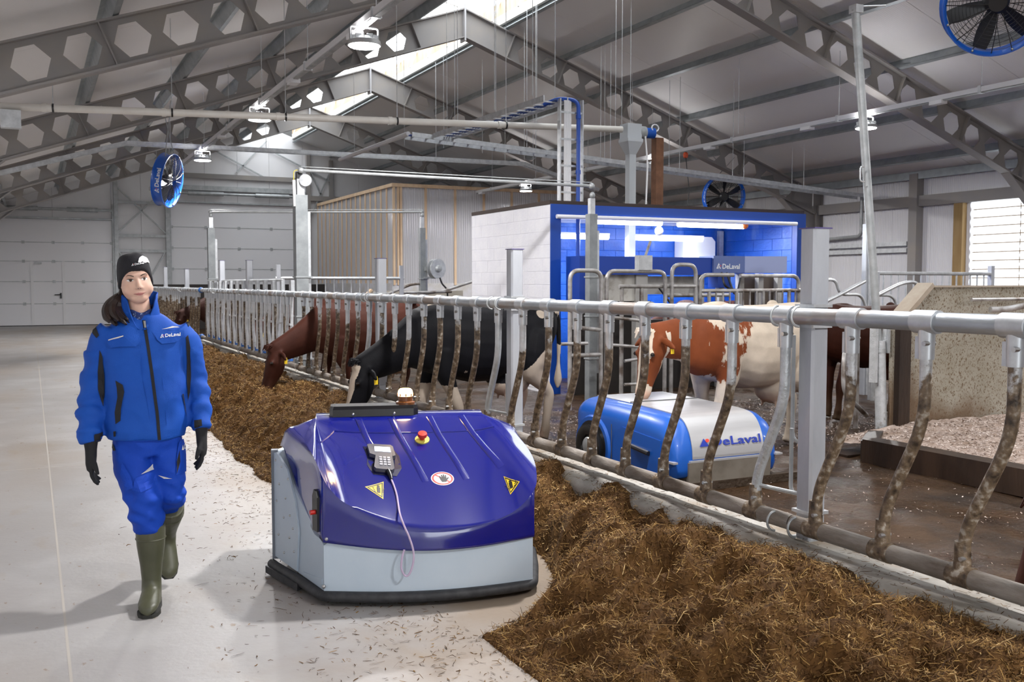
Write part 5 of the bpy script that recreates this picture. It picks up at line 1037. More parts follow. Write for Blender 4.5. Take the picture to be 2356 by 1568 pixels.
def cow(pose, label, x, y, rz, m, wf, pf=None, df=None, z=-.10, sc_=1, group='dairy cows', tuft=None):
    me0, P, md, fr = POSE[pose]; r = thing('cow', label, 'cow', (x, y, z), rz, group); r.scale = (sc_,) * 3
    me = me0.copy(); n = len(me.vertices); co = np.empty(n * 3, 'f'); me.vertices.foreach_get('co', co); co = co.reshape(-1, 3)
    def attr(nm, fn):
        a = me.attributes.new(nm, 'FLOAT', 'POINT'); a.data.foreach_set('value', np.array([fn(Vector(p)) for p in co], 'f'))
    hl = lambda p: (p - P).dot(md)                  # position along the face
    attr('w', lambda p: wf(p, hl(p), P, md, fr)); attr('p', (lambda p: pf(p, hl(p), P, md, fr)) if pf else (lambda p: .7 * max(0, min(1, (hl(p) - .43) / .05)) if p.x > 1 and hl(p) < .6 else 0))
    attr('d', df or (lambda p: max(0, min(1.6, (.50 - p.z) / .28))))
    obj('body', me, m, r)
    for s in (-1, 1):
        c = P + md * .15 + fr * .05 + Vector((0, s * .112, 0)); MB().ball(c, .019, 10, 8).build('eye', eyem, r)
        c = P + md * .505 + fr * .035 + Vector((0, s * .034, 0)); MB().ball(c, (.014, .012, .012), 8, 6).build('nostril', nosem, r)
    tf = MB()
    for k in range(26):
        a_, b__ = rnd.uniform(-1, 1), rnd.uniform(-1, 1); c = P + fr * (.075 + .02 * b__) - md * (.07 - .03 * abs(b__)) + Vector((0, .055 * a_, 0)); tf.tube([c, c + fr * .035 + Vector((0, .02 * a_, 0)) + md * .01, c + fr * .045 + md * (.05 + .02 * b__) + Vector((0, .03 * a_, 0))], [.014, .014, .004], 6)
    tf.build('poll_tuft', tuft or m, r)
    e = P + md * .06 - fr * .065 + Vector((0, .20, 0)); up_ = Vector((0, 0, -1))
    MB().prism([(-.010, 0), (.010, 0), (.018, -.025), (.018, -.078), (-.018, -.078), (-.018, -.025)], lambda a, c, s_: e + Vector((a, .016 + .004 * s_, c + .02))).build('ear_tag', tagm, r, smooth=False)
    return r
def lim(v, a=0, b=1): return max(a, min(b, v))
def blob(p, c, r): q = Vector(((p.x - c[0]) / r[0], (p.y - c[1]) / r[1], (p.z - c[2]) / r[2])); return lim(1.25 - .75 * q.length)
# black and white
def w_black(p, h, P, md, fr):
    v = 0
    if p.x > 1.0 and -.02 < h < .62: v = max(v, lim(.5 + ((p - P).dot(fr) - .052) * 25) if abs(p.y) < .075 else 0)
    v = max(v, lim(.5 + (.96 - p.z) * 5 - max(0, p.x + .58) * 6) if p.x < -.3 else 0); v = max(v, lim(.5 + (.60 - p.z) * 9) if abs(p.y) < .3 and p.x < .9 else 0)
    v = max(v, blob(p, (-.84, 0, 1.34), (.10, .16, .14)), blob(p, (.48, 0, 1.42), (.16, .12, .07)), blob(p, (-.62, .25, 1.30), (.07, .08, .06)), blob(p, (.26, .30, .70), (.07, .1, .08)), blob(p, (.36, 0, 1.44), (.1, .1, .05)))
    if p.x > .25 and p.z < .66 and p.x < .9: v = max(v, lim(.5 + (.62 - p.z) * 7) * (1 if p.x > .42 else .6))
    return v
blackc = coat('black_and_white_coat', ((.006, .006, .008), (.50, .42, .34), (.50, .32, .26)))
cow('feed', 'black and white cow with white blaze eating through the feed fence behind the blue robot', 4.17, 9.3, R(183), blackc, w_black, lambda p, h, P, md, fr: .6 * lim((.60 - p.z) * 10) if -.65 < p.x < 0 and abs(p.y) < .3 else 0, sc_=1.05)
redc = coat('dark_red_coat', ((.045, .0125, .007), (.42, .30, .22), (.20, .09, .07))); redw = lambda p, h, P, md, fr: (.62 if (p.z < .50 and -.6 < p.x < .2 and abs(p.y) < .22) else 0)
cow('feed', 'dark red cow with yellow ear tag eating left of the black cow', 3.95, 12.3, R(186), redc, redw, sc_=1.03)
cow('feed', 'brown cow standing behind the middle of the head locks', 5.1, 16.2, R(172), redc, redw); cow('feed', 'brown cow standing behind the far head locks', 5.0, 18.7, R(185), redc, redw)
darkc = coat('dark_brown_coat', ((.035, .012, .008), (.42, .30, .22), (.20, .09, .07)))
cow('stand', 'dark brown cow behind the woman with head up at the far fence', 4.2, 23.4, R(200), darkc, redw); 
cow('stand', 'glossy red brown cow standing at the right behind the leaning pole', 9.35, 8.95, R(176), redc, lambda p, h, P, md, fr: lim(.5 + (h - .33) * 20) if p.x > 1.0 and h < .6 else 0)
cow('stand', 'brown cow inside the milking stall behind the tube gates', 10.4, 13.6, R(180), redc, redw, sc_=.97)
cow('feed', 'brown cow at the right edge with only its muzzle showing above the curb', 4.19, 1.39, R(124), redc, redw)
# red and white
def w_rw(p, h, P, md, fr):
    v = 0.0                                        # v > .5 = red
    v = lim(.475 + (p.x - .40) * .45 - 1.6 * max(0, .80 - p.z) - 1.4 * max(0, p.z - 1.26 + .3 * max(0, p.x - .5)) - .5 * max(0, .12 - p.x) + .20 * mnoise.noise((p.x * 5 + p.z * 2.5, p.y * 3, p.z * 4 - p.x * 2)))
    if p.x > .66 and p.z > .75: v = max(v, .5 + (p.x - .66) * 2.5)
    if .50 < p.x and p.z > 1.30: v = min(v, .5 - (p.z - 1.30) * 4)
    v = max(v, blob(p, (-.56, .27, 1.22), (.07, .12, .10)) * .95, blob(p, (.16, .16, .46), (.1, .1, .1)) * .42, blob(p, (.06, .3, 1.34), (.06, .1, .05)) * .62, blob(p, (-.35, .2, 1.42), (.12, .06, .03)) * .8)
    if p.x > 1.02 and h > -.08:
        v = .85
        q = (p - P).dot(fr)
        if q > .045 and abs(p.y) < .085: v = .1
        if h > .40: v = min(v, .5 - (h - .40) * 6 + max(0, -q) * 2)
        jaw = -q - (.10 + .04 * math.sin(h * 9)); v = min(v, .5 - jaw * 10)
        if h < .0: v = min(v, .25) if q > .03 else v
    if .80 < p.x < 1.10 and p.z < .93: v = min(v, .5 + (p.z - .93) * 6)
    return v
rwc = coat('red_and_white_coat', ((.60, .51, .41), (.19, .05, .017), (.62, .38, .28)), fine=11, amp=.22)
cow('reach', 'white cow with red brown patches sniffing the top of the blue barn robot', 6.30, 7.55, R(187), rwc, w_rw, lambda p, h, P, md, fr: (.85 * lim((h - .44) / .04) if p.x > 1 else (.5 * lim((.60 - p.z) * 10) if -.65 < p.x < 0 and abs(p.y) < .3 else 0)), lambda p: .35 * max(0, min(1.6, (.50 - p.z) / .28)) + .25 * lim(1 - (Vector((p.x + .3, p.z - .95))).length * 2.5), sc_=1.05, tuft=mat('cream_tuft', (.58, .50, .42), .8))
# ================================================================== silage heap
feedm = bpy.data.materials.new('silage'); feedm.use_nodes = True; nt, N, L = nodes(feedm); b = N['Principled BSDF']; b.inputs['Roughness'].default_value = .85; b.inputs['Specular IOR Level'].default_value = .2
at = N.new('ShaderNodeAttribute'); at.attribute_name = 'shade'; cr_ = N.new('ShaderNodeValToRGB'); e = cr_.color_ramp.elements; e[0].color = (.028, .012, .004, 1); e[1].color = (.31, .185, .058, 1); e[1].position = .9; q = e.new(.5); q.color = (.112, .054, .0145, 1); q = e.new(1.0); q.color = (.46, .32, .15, 1)
tcf = N.new('ShaderNodeTexCoord'); nf = N.new('ShaderNodeTexNoise'); nf.inputs['Scale'].default_value = 55; nf.inputs['Detail'].default_value = 7; nf.inputs['Roughness'].default_value = .75; L.new(tcf.outputs['Object'], nf.inputs['Vector']); af = N.new('ShaderNodeMath'); af.operation = 'MULTIPLY_ADD'; af.inputs[1].default_value = .8; L.new(nf.outputs[0], af.inputs[0]); sf = N.new('ShaderNodeMath'); sf.operation = 'SUBTRACT'; sf.inputs[1].default_value = .40; L.new(at.outputs['Fac'], sf.inputs[0]); L.new(sf.outputs[0], af.inputs[2]); L.new(af.outputs[0], cr_.inputs[0]); L.new(cr_.outputs[0], b.inputs['Base Color'])
def heap(x, y):
    # cross section between the floor edge and the curb, lumpy along the barn
    xl = 1.62 + .22 * mnoise.noise((y * .45, 3.3, 0)) + .10 * mnoise.noise((y * 1.7, 8, 0)) + (.95 * (1 - abs((y - 4.85) / .95) ** 3) if 3.9 < y < 5.8 else 0)
    if 3.0 < y < 4.2: xl += .25
    xl = min(xl, 2.74)
    t = (x - xl) / (3.05 - xl)
    if t <= 0: return -.02 + .02 * min(0, t)
    hgt = (.31 + .12 * max(0, t - .4)) * (lambda q: q * q * (3 - 2 * q))(min(t * 1.7 + .12, 1))
    hgt *= (.92 if y > 3 else .74 + .06 * y) + .24 * mnoise.noise((x * 1.3, y * 1.1, 1)) + .22 * mnoise.noise((x * 2.6, y * 2.6, 4))
    hgt += .20 * (.20 - abs(mnoise.noise((x * 3.6, y * 3.2, 7)))) * min(1, t * 6, (1.02 - t) * 5) + .05 * mnoise.noise((x * 6, y * 6, 9)) * min(1, t * 6) + .085 * (.2 - abs(mnoise.noise((x * 9, y * 9, 2)))) * min(1, t * 8, (1.02 - t) * 6) + .012 * mnoise.noise((x * 30, y * 30, 2))
    if y > 20: hgt *= max(0, 1 - (y - 20) / 5)
    return hgt
fd = thing('silage_heap', 'brown chopped silage heaped along the feed fence', 'silage', (2.4, 8, 0), kind='stuff')
mb = MB(); nx, ny = 90, 800; HT_ = np.empty((ny + 1, nx + 1))
def gp(u, v):
    y = 1.2 + (v ** 1.5) * 23.5; x = 1.25 + u * 1.82; h = heap(x, y); HT_[round(v * ny), round(u * nx)] = h; return (x, y, h)
mb.grid(gp, nx, ny); mb.world(fd); me = mb.mesh('silage_mass', feedm); a = me.attributes.new('shade', 'FLOAT', 'POINT')
a.data.foreach_set('value', np.array([.36 + .25 * mnoise.noise((v.co.x * 14, v.co.y * 14, v.co.z * 14)) for v in me.vertices], 'f'))
o = bpy.data.objects.new('silage_mass', me); col.objects.link(o); o.parent = fd; tag(o, kind='stuff')
# individual stalks as thin ribbons
rg = np.random.default_rng(5); NS = 280000
t = rg.random(NS); yy = 1.3 + (t ** 2.1) * 21.5; xx = 1.30 + rg.random(NS) * 1.76
fu = np.clip((xx - 1.25) / 1.82 * nx, 0, nx - 1e-6); fv = np.clip(((yy - 1.2) / 23.5) ** (1 / 1.5) * ny, 0, ny - 1e-6); iu, iv = fu.astype(int), fv.astype(int); fu -= iu; fv -= iv
hz = HT_[iv, iu] * (1 - fu) * (1 - fv) + HT_[iv, iu + 1] * fu * (1 - fv) + HT_[iv + 1, iu] * (1 - fu) * fv + HT_[iv + 1, iu + 1] * fu * fv; keep = hz > -.012
# a few lie scattered on the bare floor
ns2 = 5200; y2 = 1.5 + rg.random(ns2) ** 1.4 * 16; x2 = 1.75 - np.abs(rg.normal(0, .42, ns2)); k2 = x2 > -1.4
# and on top of the curb
ns3 = 2600; y3 = 1.3 + rg.random(ns3) ** 1.5 * 16; x3 = 2.99 + rg.random(ns3) * .42
X_ = np.concatenate([xx[keep], x2[k2], x3]); Y_ = np.concatenate([yy[keep], y2[k2], y3]); Z_ = np.concatenate([hz[keep] + rg.normal(.006, .009, keep.sum()), np.full(k2.sum(), .004), np.full(ns3, .374)])
n = len(X_); n1 = keep.sum(); dist = Y_
ln = np.clip(rg.lognormal(-3.5, .5, n), .010, .12); ln[n1:] *= .8; wd = .0006 + rg.random(n) ** 2 * .0014 + .00015 * dist
az = rg.random(n) * 2 * np.pi; el = rg.normal(.15, .42, n); el[n1:] = rg.normal(0, .04, n - n1)
d = np.stack([np.cos(az) * np.cos(el), np.sin(az) * np.cos(el), np.sin(el)], 1); sd = np.stack([-np.sin(az), np.cos(az), rg.normal(0, .5, n)], 1); sd /= np.linalg.norm(sd, axis=1)[:, None]; cv = rg.normal(0, .22, n)
c0 = np.stack([X_, Y_, Z_], 1); upv = np.array([0, 0, 1.])
pts = []
for s_ in (-.5, 0, .5):
    c = c0 + d * (ln * s_)[:, None] + (sd * .6 + upv * .4) * (cv * ln * (1 - 4 * s_ * s_))[:, None]
    pts.append(c + sd * (wd * (1 if s_ == 0 else .6))[:, None]); pts.append(c - sd * (wd * (1 if s_ == 0 else .6))[:, None])
vs = np.stack(pts, 1).reshape(-1, 3) - np.array([2.4, 8, 0]); base = np.arange(n)[:, None] * 6
fs = np.concatenate([base + np.array([0, 1, 3, 2]), base + np.array([2, 3, 5, 4])], 1).reshape(-1, 4)
me = bpy.data.meshes.new('silage_stalks'); me.vertices.add(len(vs)); me.vertices.foreach_set('co', vs.astype('f').ravel()); me.loops.add(fs.size); me.loops.foreach_set('vertex_index', fs.astype('i').ravel()); me.polygons.add(len(fs)); me.polygons.foreach_set('loop_start', np.arange(0, fs.size, 4, dtype='i')); me.polygons.foreach_set('loop_total', np.full(len(fs), 4, 'i')); me.update(); me.validate()
sh = np.clip(rg.normal(.56, .26, n), 0, 1); sh[n1:] = np.clip(rg.normal(.40, .2, n - n1), 0, 1)
a = me.attributes.new('shade', 'FLOAT', 'POINT'); a.data.foreach_set('value', np.repeat(sh, 6).astype('f')); me.materials.append(feedm)
o = bpy.data.objects.new('silage_stalks', me); col.objects.link(o); o.parent = fd; tag(o, kind='stuff')
# ================================================================== milking room
bwhite = mat('white_block_paint', (.74, .74, .80), .55, 0, (.80, .80, .84), 4, 1, bump=.25, bscale=30)
bblue = mat('blue_block_paint', (.006, .075, .42), .42, 0, (.012, .10, .52), 3, 1, bump=.3, bscale=22)
nt, N, L = nodes(bblue); b = N['Principled BSDF']; L.new(stain(nt, b.inputs['Base Color'].links[0].from_socket, (.35, .50, .80), 3.2, .56, .75, .45, (1, 1, .5)), b.inputs['Base Color'])
bluefr = mat('blue_frame_paint', (.004, .055, .34), .45)
mk = thing('milking_room', 'white and blue block walled milking room with lit open front', 'milking room', (9.5, 13.9, -.1))
X0, X1, Y0, Y1, YI, ZT_ = 7.0, 11.97, 12.93, 15.84, 14.95, 2.75
def blockwall(axis, pos, a0, a1, z0, z1, nrm, m__, th=.03, bl=.5, bh=.2):
    base = None; row = 0; z = z0
    while z < z1 - .02:
        h = min(bh, z1 - z); a = a0 - (bl / 2 if row % 2 else 0)
        while a < a1 - .01:
            s, e = max(a, a0), min(a + bl, a1)
            if e - s > .04:
                mb = MB(); g = .0012; c = .0035
                def q(u, w, d): return (pos + nrm * d, u, w) if axis == 'x' else (u, pos + nrm * d, w)
                r1 = [q(s + g, z + g, 0), q(e - g, z + g, 0), q(e - g, z + h - g, 0), q(s + g, z + h - g, 0)]; r2 = [q(s + g + c, z + g + c, th * .22), q(e - g - c, z + g + c, th * .22), q(e - g - c, z + h - g - c, th * .22), q(s + g + c, z + h - g - c, th * .22)]
                mb.loft([r1, r2]); mb.build('block', m__, mk, smooth=False, world=True)
            a += bl
        z += h; row += 1
MB().bx(X0 + .012, X0 + .17, Y0, Y1, -.1, ZT_).build('wall_core', bwhite, mk, smooth=False, world=True); blockwall('x', X0 + .012, Y0, Y1, -.05, ZT_, -1, bwhite)
MB().bx(X1 - .17, X1 - .012, Y0, Y1, -.1, ZT_).build('wall_core', bblue, mk, smooth=False, world=True); blockwall('x', X1 - .17, Y0 + .12, YI, .55, 2.62, -1, bblue)
MB().bx(X0 + .17, X1 - .17, YI, YI + .15, -.1, 2.62).build('wall_core', bblue, mk, smooth=False, world=True); blockwall('y', YI, X0 + .17, X1 - .19, .95, 2.62, -1, bblue)
MB().bx(X0 - .002, X0 + .172, Y0 - .02, Y0 + .002, -.1, ZT_ + .004).build('front_jamb', bluefr, mk, smooth=False, world=True); MB().bx(X1 - .19, X1 + .002, Y0 - .02, Y0 + .1, -.1, ZT_ + .004).build('front_jamb', bluefr, mk, smooth=False, world=True)
MB().bx(X0 + .17, X1 - .19, Y0 - .02, Y0 + .12, 2.60, ZT_ + .004).build('lintel', bluefr, mk, smooth=False, world=True)
MB().bx(X0 + .0, X1 - .0, Y0 + .02, Y1, ZT_, ZT_ + .06).build('roof_slab', mat('dark_roof_felt', (.05, .035, .03), .8), mk, smooth=False, world=True); MB().bx(X0 + .17, X1 - .17, Y0 + .12, YI, 2.62, ZT_).build('ceiling_board', white, mk, smooth=False, world=True)
MB().cyl((7.07, 12.86, 2.565), (11.72, 12.86, 2.575), .032).build('white_conduit', white, mk, world=True)
tube_e = mat('tube_light', (1, 1, 1), .4, emit=(.95, .98, 1), estr=14)
for a, c, y, z in ((7.85, 8.9, 14.35, 2.36), (9.4, 10.88, 14.35, 2.36), (8.0, 9.4, 13.5, 2.56), (9.8, 11.2, 13.6, 2.56)):
    t = thing('tube_light', {7.85: 'left tube light on the back of the milking room', 9.4: 'right tube light on the back of the milking room', 8.0: 'ceiling tube light at the front left of the milking room', 9.8: 'ceiling tube light at the front right of the milking room'}[a], 'lamp', ((a + c) / 2, y, z), group='milking room tube lights')
    MB().bx(a, c, y - .05, y + .05, z + .03, z + .06).build('housing', white, t, smooth=False, world=True); MB().cyl((a + .01, y, z), (c - .01, y, z), .045).build('diffuser', tube_e, t, world=True)
    l = area('tube_glow', (0, -.06, -.06), (R(-25), 0, 0), c - a, .08, 30, (.95, .98, 1)); l.parent = t
gb = thing('globe_lamp', 'unlit round globe lamp hanging in the milking room', 'lamp', (9.42, 13.6, 2.5)); MB().cyl((0, 0, .12), (0, 0, .0), .035).build('socket', galv2, gb); MB().ball((0, 0, -.06), .075, 16, 12).build('globe', mat('opal_glass', (.8, .78, .74), .25), gb)
tk = thing('wall_cabinet', 'white rounded cabinet on the back wall of the milking room', 'cabinet', (11.05, 14.8, 2.0)); MB().prism([(-.36, 0), (.36, 0), (.36, .34), (.28, .42), (-.30, .42), (-.36, .36)], lambda x, z, s_: (x, -.14 if s_ == 0 else .13, z)).build('housing', white, tk, smooth=False); MB().bx(-.30, .0, -.145, -.13, .05, .3).build('door', white, tk, smooth=False)
MB().bx(11.66, 11.76, 14.86, 14.93, 1.9, 2.55).build('corner_strip', galv, mk, smooth=False, world=True)
og = thing('orange_float', 'small orange cap on the ceiling edge of the milking room', 'cap', (10.9, 13.2, 2.52)); MB().lathe([(0, .08), (.05, .06), (.05, 0), (.02, -.03), (0, -.03)]).build('cap_shell', mat('orange_plastic', (.8, .18, .02), .5), og)
# milking machine
ms = thing('milking_machine', 'blue milking machine beam with lettered sign above the tube gates', 'milking machine', (9, 12.4, 0))
mbl = mat('machine_blue', (.004, .045, .33), .35); msg = mat('sign_grey_blue', (.11, .16, .38), .4); msl = mat('sign_blue_lit', (.32, .37, .60), .4)  # end panel blue made paler to carry the light it catches
MB().bx(7.45, 9.61, 12.42, 12.75, 1.70, 1.97).build('beam', mbl, ms, smooth=False, world=True); MB().bx(7.2, 7.46, 12.4, 12.8, 1.30, 1.97).build('beam_end', mbl, ms, smooth=False, world=True)
MB().bx(9.61, 10.225, 12.38, 12.75, 1.735, 2.0).build('sign_box', msg, ms, smooth=False, world=True)
MB().prism([(10.225, 12.38), (10.86, 12.12), (10.9, 12.5), (10.225, 12.75)], lambda x, y, s_: (x, y, 1.735 if s_ == 0 else 2.0)).build('sign_end_panel', msl, ms, smooth=False, world=True)
logo(lambda x, y, h: Vector((9.66 + x, 12.378 - h, 1.80 + y)) - Vector((9, 12.4, 0)), .098, ms, blue_=msg)
steel = mat('splashed_stainless', (.50, .49, .47), .4, .3, (.26, .23, .19), 3, 1, thr=(.5, .72))
MB().bx(7.66, 8.25, 12.55, 12.62, 1.30, 1.74).build('splash_panel', mat('splashed_white_panel', (.62, .60, .55), .5, 0, (.33, .29, .23), 4, 1, thr=(.52, .7)), ms, smooth=False, world=True)
MB().bx(8.25, 8.46, 12.5, 12.7, -.1, 1.75).build('frame_post', steel, ms, smooth=False, world=True)
for x in (9.55, 9.95, 10.35, 10.75, 11.15): MB().bx(x - .05, x + .05, 12.6, 12.7, -.1, 1.73).build('frame_post', steel, ms, smooth=False, world=True)
MB().bx(10.4, 11.2, 12.75, 12.8, .8, 1.7).build('side_panel', mat('brown_panel', (.12, .09, .07), .6), ms, smooth=False, world=True); MB().bx(8.5, 9.5, 12.7, 12.75, 1.4, 1.68).build('side_panel', steel, ms, smooth=False, world=True)
MB().bx(9.75, 10.0, 12.45, 12.7, 1.5, 1.74).build('arm_block', mbl, ms, smooth=False, world=True)
for k, (a, c, e) in enumerate((((9.8, 12.3, 1.74), (9.9, 12.2, 1.40), (10.1, 12.3, 1.72)), ((9.7, 12.3, 1.74), (9.75, 12.2, 1.5), (10.4, 12.35, 1.45)), ((8.6, 12.4, 1.5), (8.9, 12.3, 1.1), (9.2, 12.4, .9)))): MB().tube(cr([a, c, e], 8), .018, 6).build('milk_hose', black, ms, world=True)
darkw = mat('dark_rubber_board', (.014, .010, .008), .55)
MB().bx(7.18, 8.6, 12.62, 12.68, -.1, 1.30).build('rubber_board', darkw, ms, smooth=False, world=True); MB().bx(8.46, 11.75, 12.85, 12.9, -.1, 1.0).build('rubber_board', darkw, ms, smooth=False, world=True)
# tube gates in front
gm = mat('gate_tube', (.33, .31, .29), .42, .4, (.54, .53, .53), 6, 1)
nt, N, L = nodes(gm); b = N['Principled BSDF']; L.new(stain(nt, b.inputs['Base Color'].links[0].from_socket, (.10, .06, .035), 5, .50, .66, .8), b.inputs['Base Color'])
def gate(label, arcs, loops=()):
    g = thing('tube_gate', label, 'gate', (arcs[0][0][0], arcs[0][0][1], -.1), group='galvanised tube gates before the milking room')
    for a in arcs: MB().tube(bend(a, .14, 6), .029, 10).build('gate_tube', gm, g, world=True)
    for a in loops: MB().tube(bend(a, .12, 6), .022, 8).build('gate_loop', gm, g, world=True)
    return g
GY = 11.2
gate('narrow arched tube gate in front of the left blue jamb', [[(6.36, GY, -.1), (6.36, GY, 1.74), (6.84, GY, 1.74), (6.84, GY, -.1)], [(6.36, GY, 1.0), (6.84, GY, .95)], [(6.36, GY, .62), (6.84, GY, .62)]], [[(6.2, GY - .05, .78), (6.6, GY - .05, .78)]])
gate('wide arched tube gate with side loops behind the slim lift post', [[(6.92, GY, -.1), (6.92, GY, 1.735), (7.87, GY, 1.735), (7.87, GY, -.1)], [(7.15, GY + .05, 1.53), (8.45, GY + .05, 1.53)], [(7.2, GY + .06, -.1), (7.2, GY + .06, 1.55)], [(7.52, GY + .06, -.1), (7.52, GY + .06, 1.55)]], [[(6.95, GY - .04, 1.12), (7.5, GY - .04, 1.06), (7.5, GY - .04, .70), (6.95, GY - .04, .75)], [(7.2, GY - .02, .52), (7.5, GY - .02, .55), (7.5, GY - .02, .2), (7.2, GY - .02, .2)], [(8.1, GY - .04, 1.08), (7.62, GY - .04, 1.0), (7.62, GY - .04, .72), (8.1, GY - .04, .7)]])
gate('short square arched tube gate left of the lettered sign', [[(7.98, GY, -.1), (7.98, GY, 1.83), (8.385, GY, 1.83), (8.385, GY, -.1)], [(7.98, GY, 1.53), (8.385, GY, 1.53)], [(8.1, GY + .3, 1.40), (9.2, GY + .3, 1.40)], [(8.0, GY + .3, 1.15), (9.2, GY + .3, 1.15)]])
g = gate('barred tube gate under the lettered sign', [[(8.46, GY, -.1), (8.46, GY, 1.69), (9.05, GY, 1.69)], [(9.25, GY + .1, 1.68), (10.36, GY + .1, 1.68), (10.36, GY + .1, -.1)], [(8.46, GY, 1.465), (10.36, GY + .05, 1.465)], [(8.46, GY, .5), (10.36, GY, .5)]])
for k in range(15): MB().cyl((8.62 + .122 * k, GY, .5), (8.62 + .122 * k, GY, 1.46), .013 if k % 4 else .026, n=8).build('gate_bar', gm, g, world=True)
MB().bar((7.45, GY, 1.72), (7.62, GY, 2.15), .02, .03).build('latch_lever', gm, g, world=True); MB().bx(7.40, 7.62, GY - .05, GY + .05, 1.75, 1.95).build('latch_head', galv, g, smooth=False, world=True)
# ================================================================== translucent store room at the back
pr_ = thing('translucent_room', 'timber framed store room clad in ribbed translucent sheets at the back', 'store room', (12, 31, -.1))
poly = bpy.data.materials.new('ribbed_polycarbonate'); poly.use_nodes = True; nt, N, L = nodes(poly); N.clear(); out = N.new('ShaderNodeOutputMaterial')
gl = N.new('ShaderNodeBsdfGlossy'); gl.inputs['Roughness'].default_value = .16; gl.inputs[0].default_value = (.9, .9, .95, 1); tl = N.new('ShaderNodeBsdfTranslucent'); tl.inputs[0].default_value = (.85, .85, .9, 1); df = N.new('ShaderNodeBsdfDiffuse'); df.inputs[0].default_value = (.88, .88, .92, 1); tr = N.new('ShaderNodeBsdfTransparent')
def mix(a, c, f): m_ = N.new('ShaderNodeMixShader'); m_.inputs[0].default_value = f; L.new(a, m_.inputs[1]); L.new(c, m_.inputs[2]); return m_.outputs[0]
L.new(mix(mix(mix(tl.outputs[0], df.outputs[0], .65), tr.outputs[0], .16), gl.outputs[0], .20), out.inputs[0])
RX0, RY0, RZ = 10.62, 30.3, 4.74
for k in range(7):
    x0 = RX0 + .05 + 1.05 * k; MB().grid(lambda u, v: (x0 + u * 1.05, RY0 + .012 * math.sin(u * 13 * 2 * math.pi), 1.55 + v * (RZ - 1.6)), 104, 1).build('ribbed_sheet', poly, pr_, world=True)
    MB().bx(x0 + 1.02, x0 + 1.10, RY0 - .055, RY0 - .015, 1.5, RZ - .02).build('timber_post', timber, pr_, smooth=False, world=True)
poly2 = poly.copy(); poly2.name = 'ribbed_polycarbonate_clear'
for n__ in poly2.node_tree.nodes:
    if n__.type == 'MIX_SHADER' and abs(n__.inputs[0].default_value - .16) < .001: n__.inputs[0].default_value = .3
for k in range(8):
    y0 = RY0 + .06 + 1.14 * k; MB().grid(lambda u, v: (RX0 + .012 * math.sin(u * 14 * 2 * math.pi), y0 + u * 1.14, 1.55 + v * (RZ - 1.6)), 112, 1).build('ribbed_sheet', poly2, pr_, world=True)
    MB().bx(RX0 - .035, RX0 - .015, y0 + 1.04, y0 + 1.16, 1.5, RZ - .05).build('timber_stud', timber, pr_, smooth=False, world=True); MB().bx(RX0 - .035, RX0 - .015, y0 + .46, y0 + .58, 1.5, RZ - .05).build('timber_stud', timber, pr_, smooth=False, world=True)
for x in (RX0 - .02, RX0 + .12, RX0 + .22): MB().bx(x, x + .07, RY0 - .05, RY0 + .03, 1.5, RZ).build('timber_post', timber, pr_, smooth=False, world=True)
MB().bx(RX0 - .06, 18.2, RY0 - .06, RY0 + .02, RZ - .06, RZ + .05).build('timber_plate', timber, pr_, smooth=False, world=True); MB().bx(RX0 - .06, RX0 + .02, RY0, YB - .25, RZ - .06, RZ + .05).build('timber_plate', timber, pr_, smooth=False, world=True)
plm = mat('pale_plinth', (.62, .62, .68), .6, 0, (.5, .48, .44), 2, 1)
MB().bx(RX0 - .04, 18.2, RY0 - .02, RY0 + .12, -.1, 1.56).build('plinth', plm, pr_, smooth=False, world=True); MB().bx(RX0 - .04, RX0 + .1, RY0 + .12, YB - .25, -.1, 1.56).build('plinth', plm, pr_, smooth=False, world=True)
MB().bx(14.4, 14.9, RY0 - .1, RY0 - .03, 1.25, 1.62).build('dark_box', black, pr_, smooth=False, world=True)
hrl = thing('hose_reel', 'silver round hose reel on the slim grey post left of the white wall', 'hose reel', (7.36, 18.45, 1.86))
MB().lathe([(0, -.05), (.19, -.05), (.20, -.04), (.20, -.03), (.12, -.02), (.12, .05), (.20, .06), (.20, .08), (0, .08)], ax=(.35, -1, 0), n=28).build('reel_drum', galv, hrl); MB().lathe([(0, .08), (.075, .08), (.06, .13), (0, .14)], ax=(.35, -1, 0), n=18).build('hub', galv2, hrl)
MB().tube(cr([(.05, -.1, -.18), (.1, -.1, -.3), (.2, -.1, -.42), (.22, -.1, -.6)], 6), .018, 8).build('hose', black, hrl); MB().bx(-.22, .0, .02, .06, -.04, .04).build('bracket', galv2, hrl, smooth=False); MB().bx(-.24, .0, .02, .06, -.20, -.16).build('bracket', galv2, hrl, smooth=False)
# ================================================================== barn cleaning robot
cln = thing('barn_robot', 'bright blue barn cleaning robot with white lid behind the feed fence', 'cleaning robot', (4.56, 6.36, -.10)); cln.scale = (1.09, 1.05, 1.0); W_, LN, HT = 1.0, 1.5, .62
cblue = mat('robot_bright_blue', (.006, .095, .46), .38, coat=.25); lidm = mat('brushed_white_lid', (.46, .46, .47), .32, .35, (.54, .54, .55), 3, 1, stretch=(.2, 4, 1)); dirt = mat('dirty_steel_plate', (.17, .145, .115), .5, .3, (.28, .25, .21), 3, 1)
def sec(y, inset, z0, z1, r=.15, n=6):
    x0, x1 = inset, W_ - inset; out = [(x1 - .02, y, z0), (x1, y, z0 + .05)]
    for k in range(n + 1): t = math.pi / 2 * k / n; out.append((x1 - r + r * math.cos(t), y, z1 - r + r * math.sin(t)))
    for k in range(n + 1): t = math.pi / 2 + math.pi / 2 * k / n; out.append((x0 + r + r * math.cos(t), y, z1 - r + r * math.sin(t)))
    return out + [(x0, y, z0 + .05), (x0 + .02, y, z0)]
secs = []
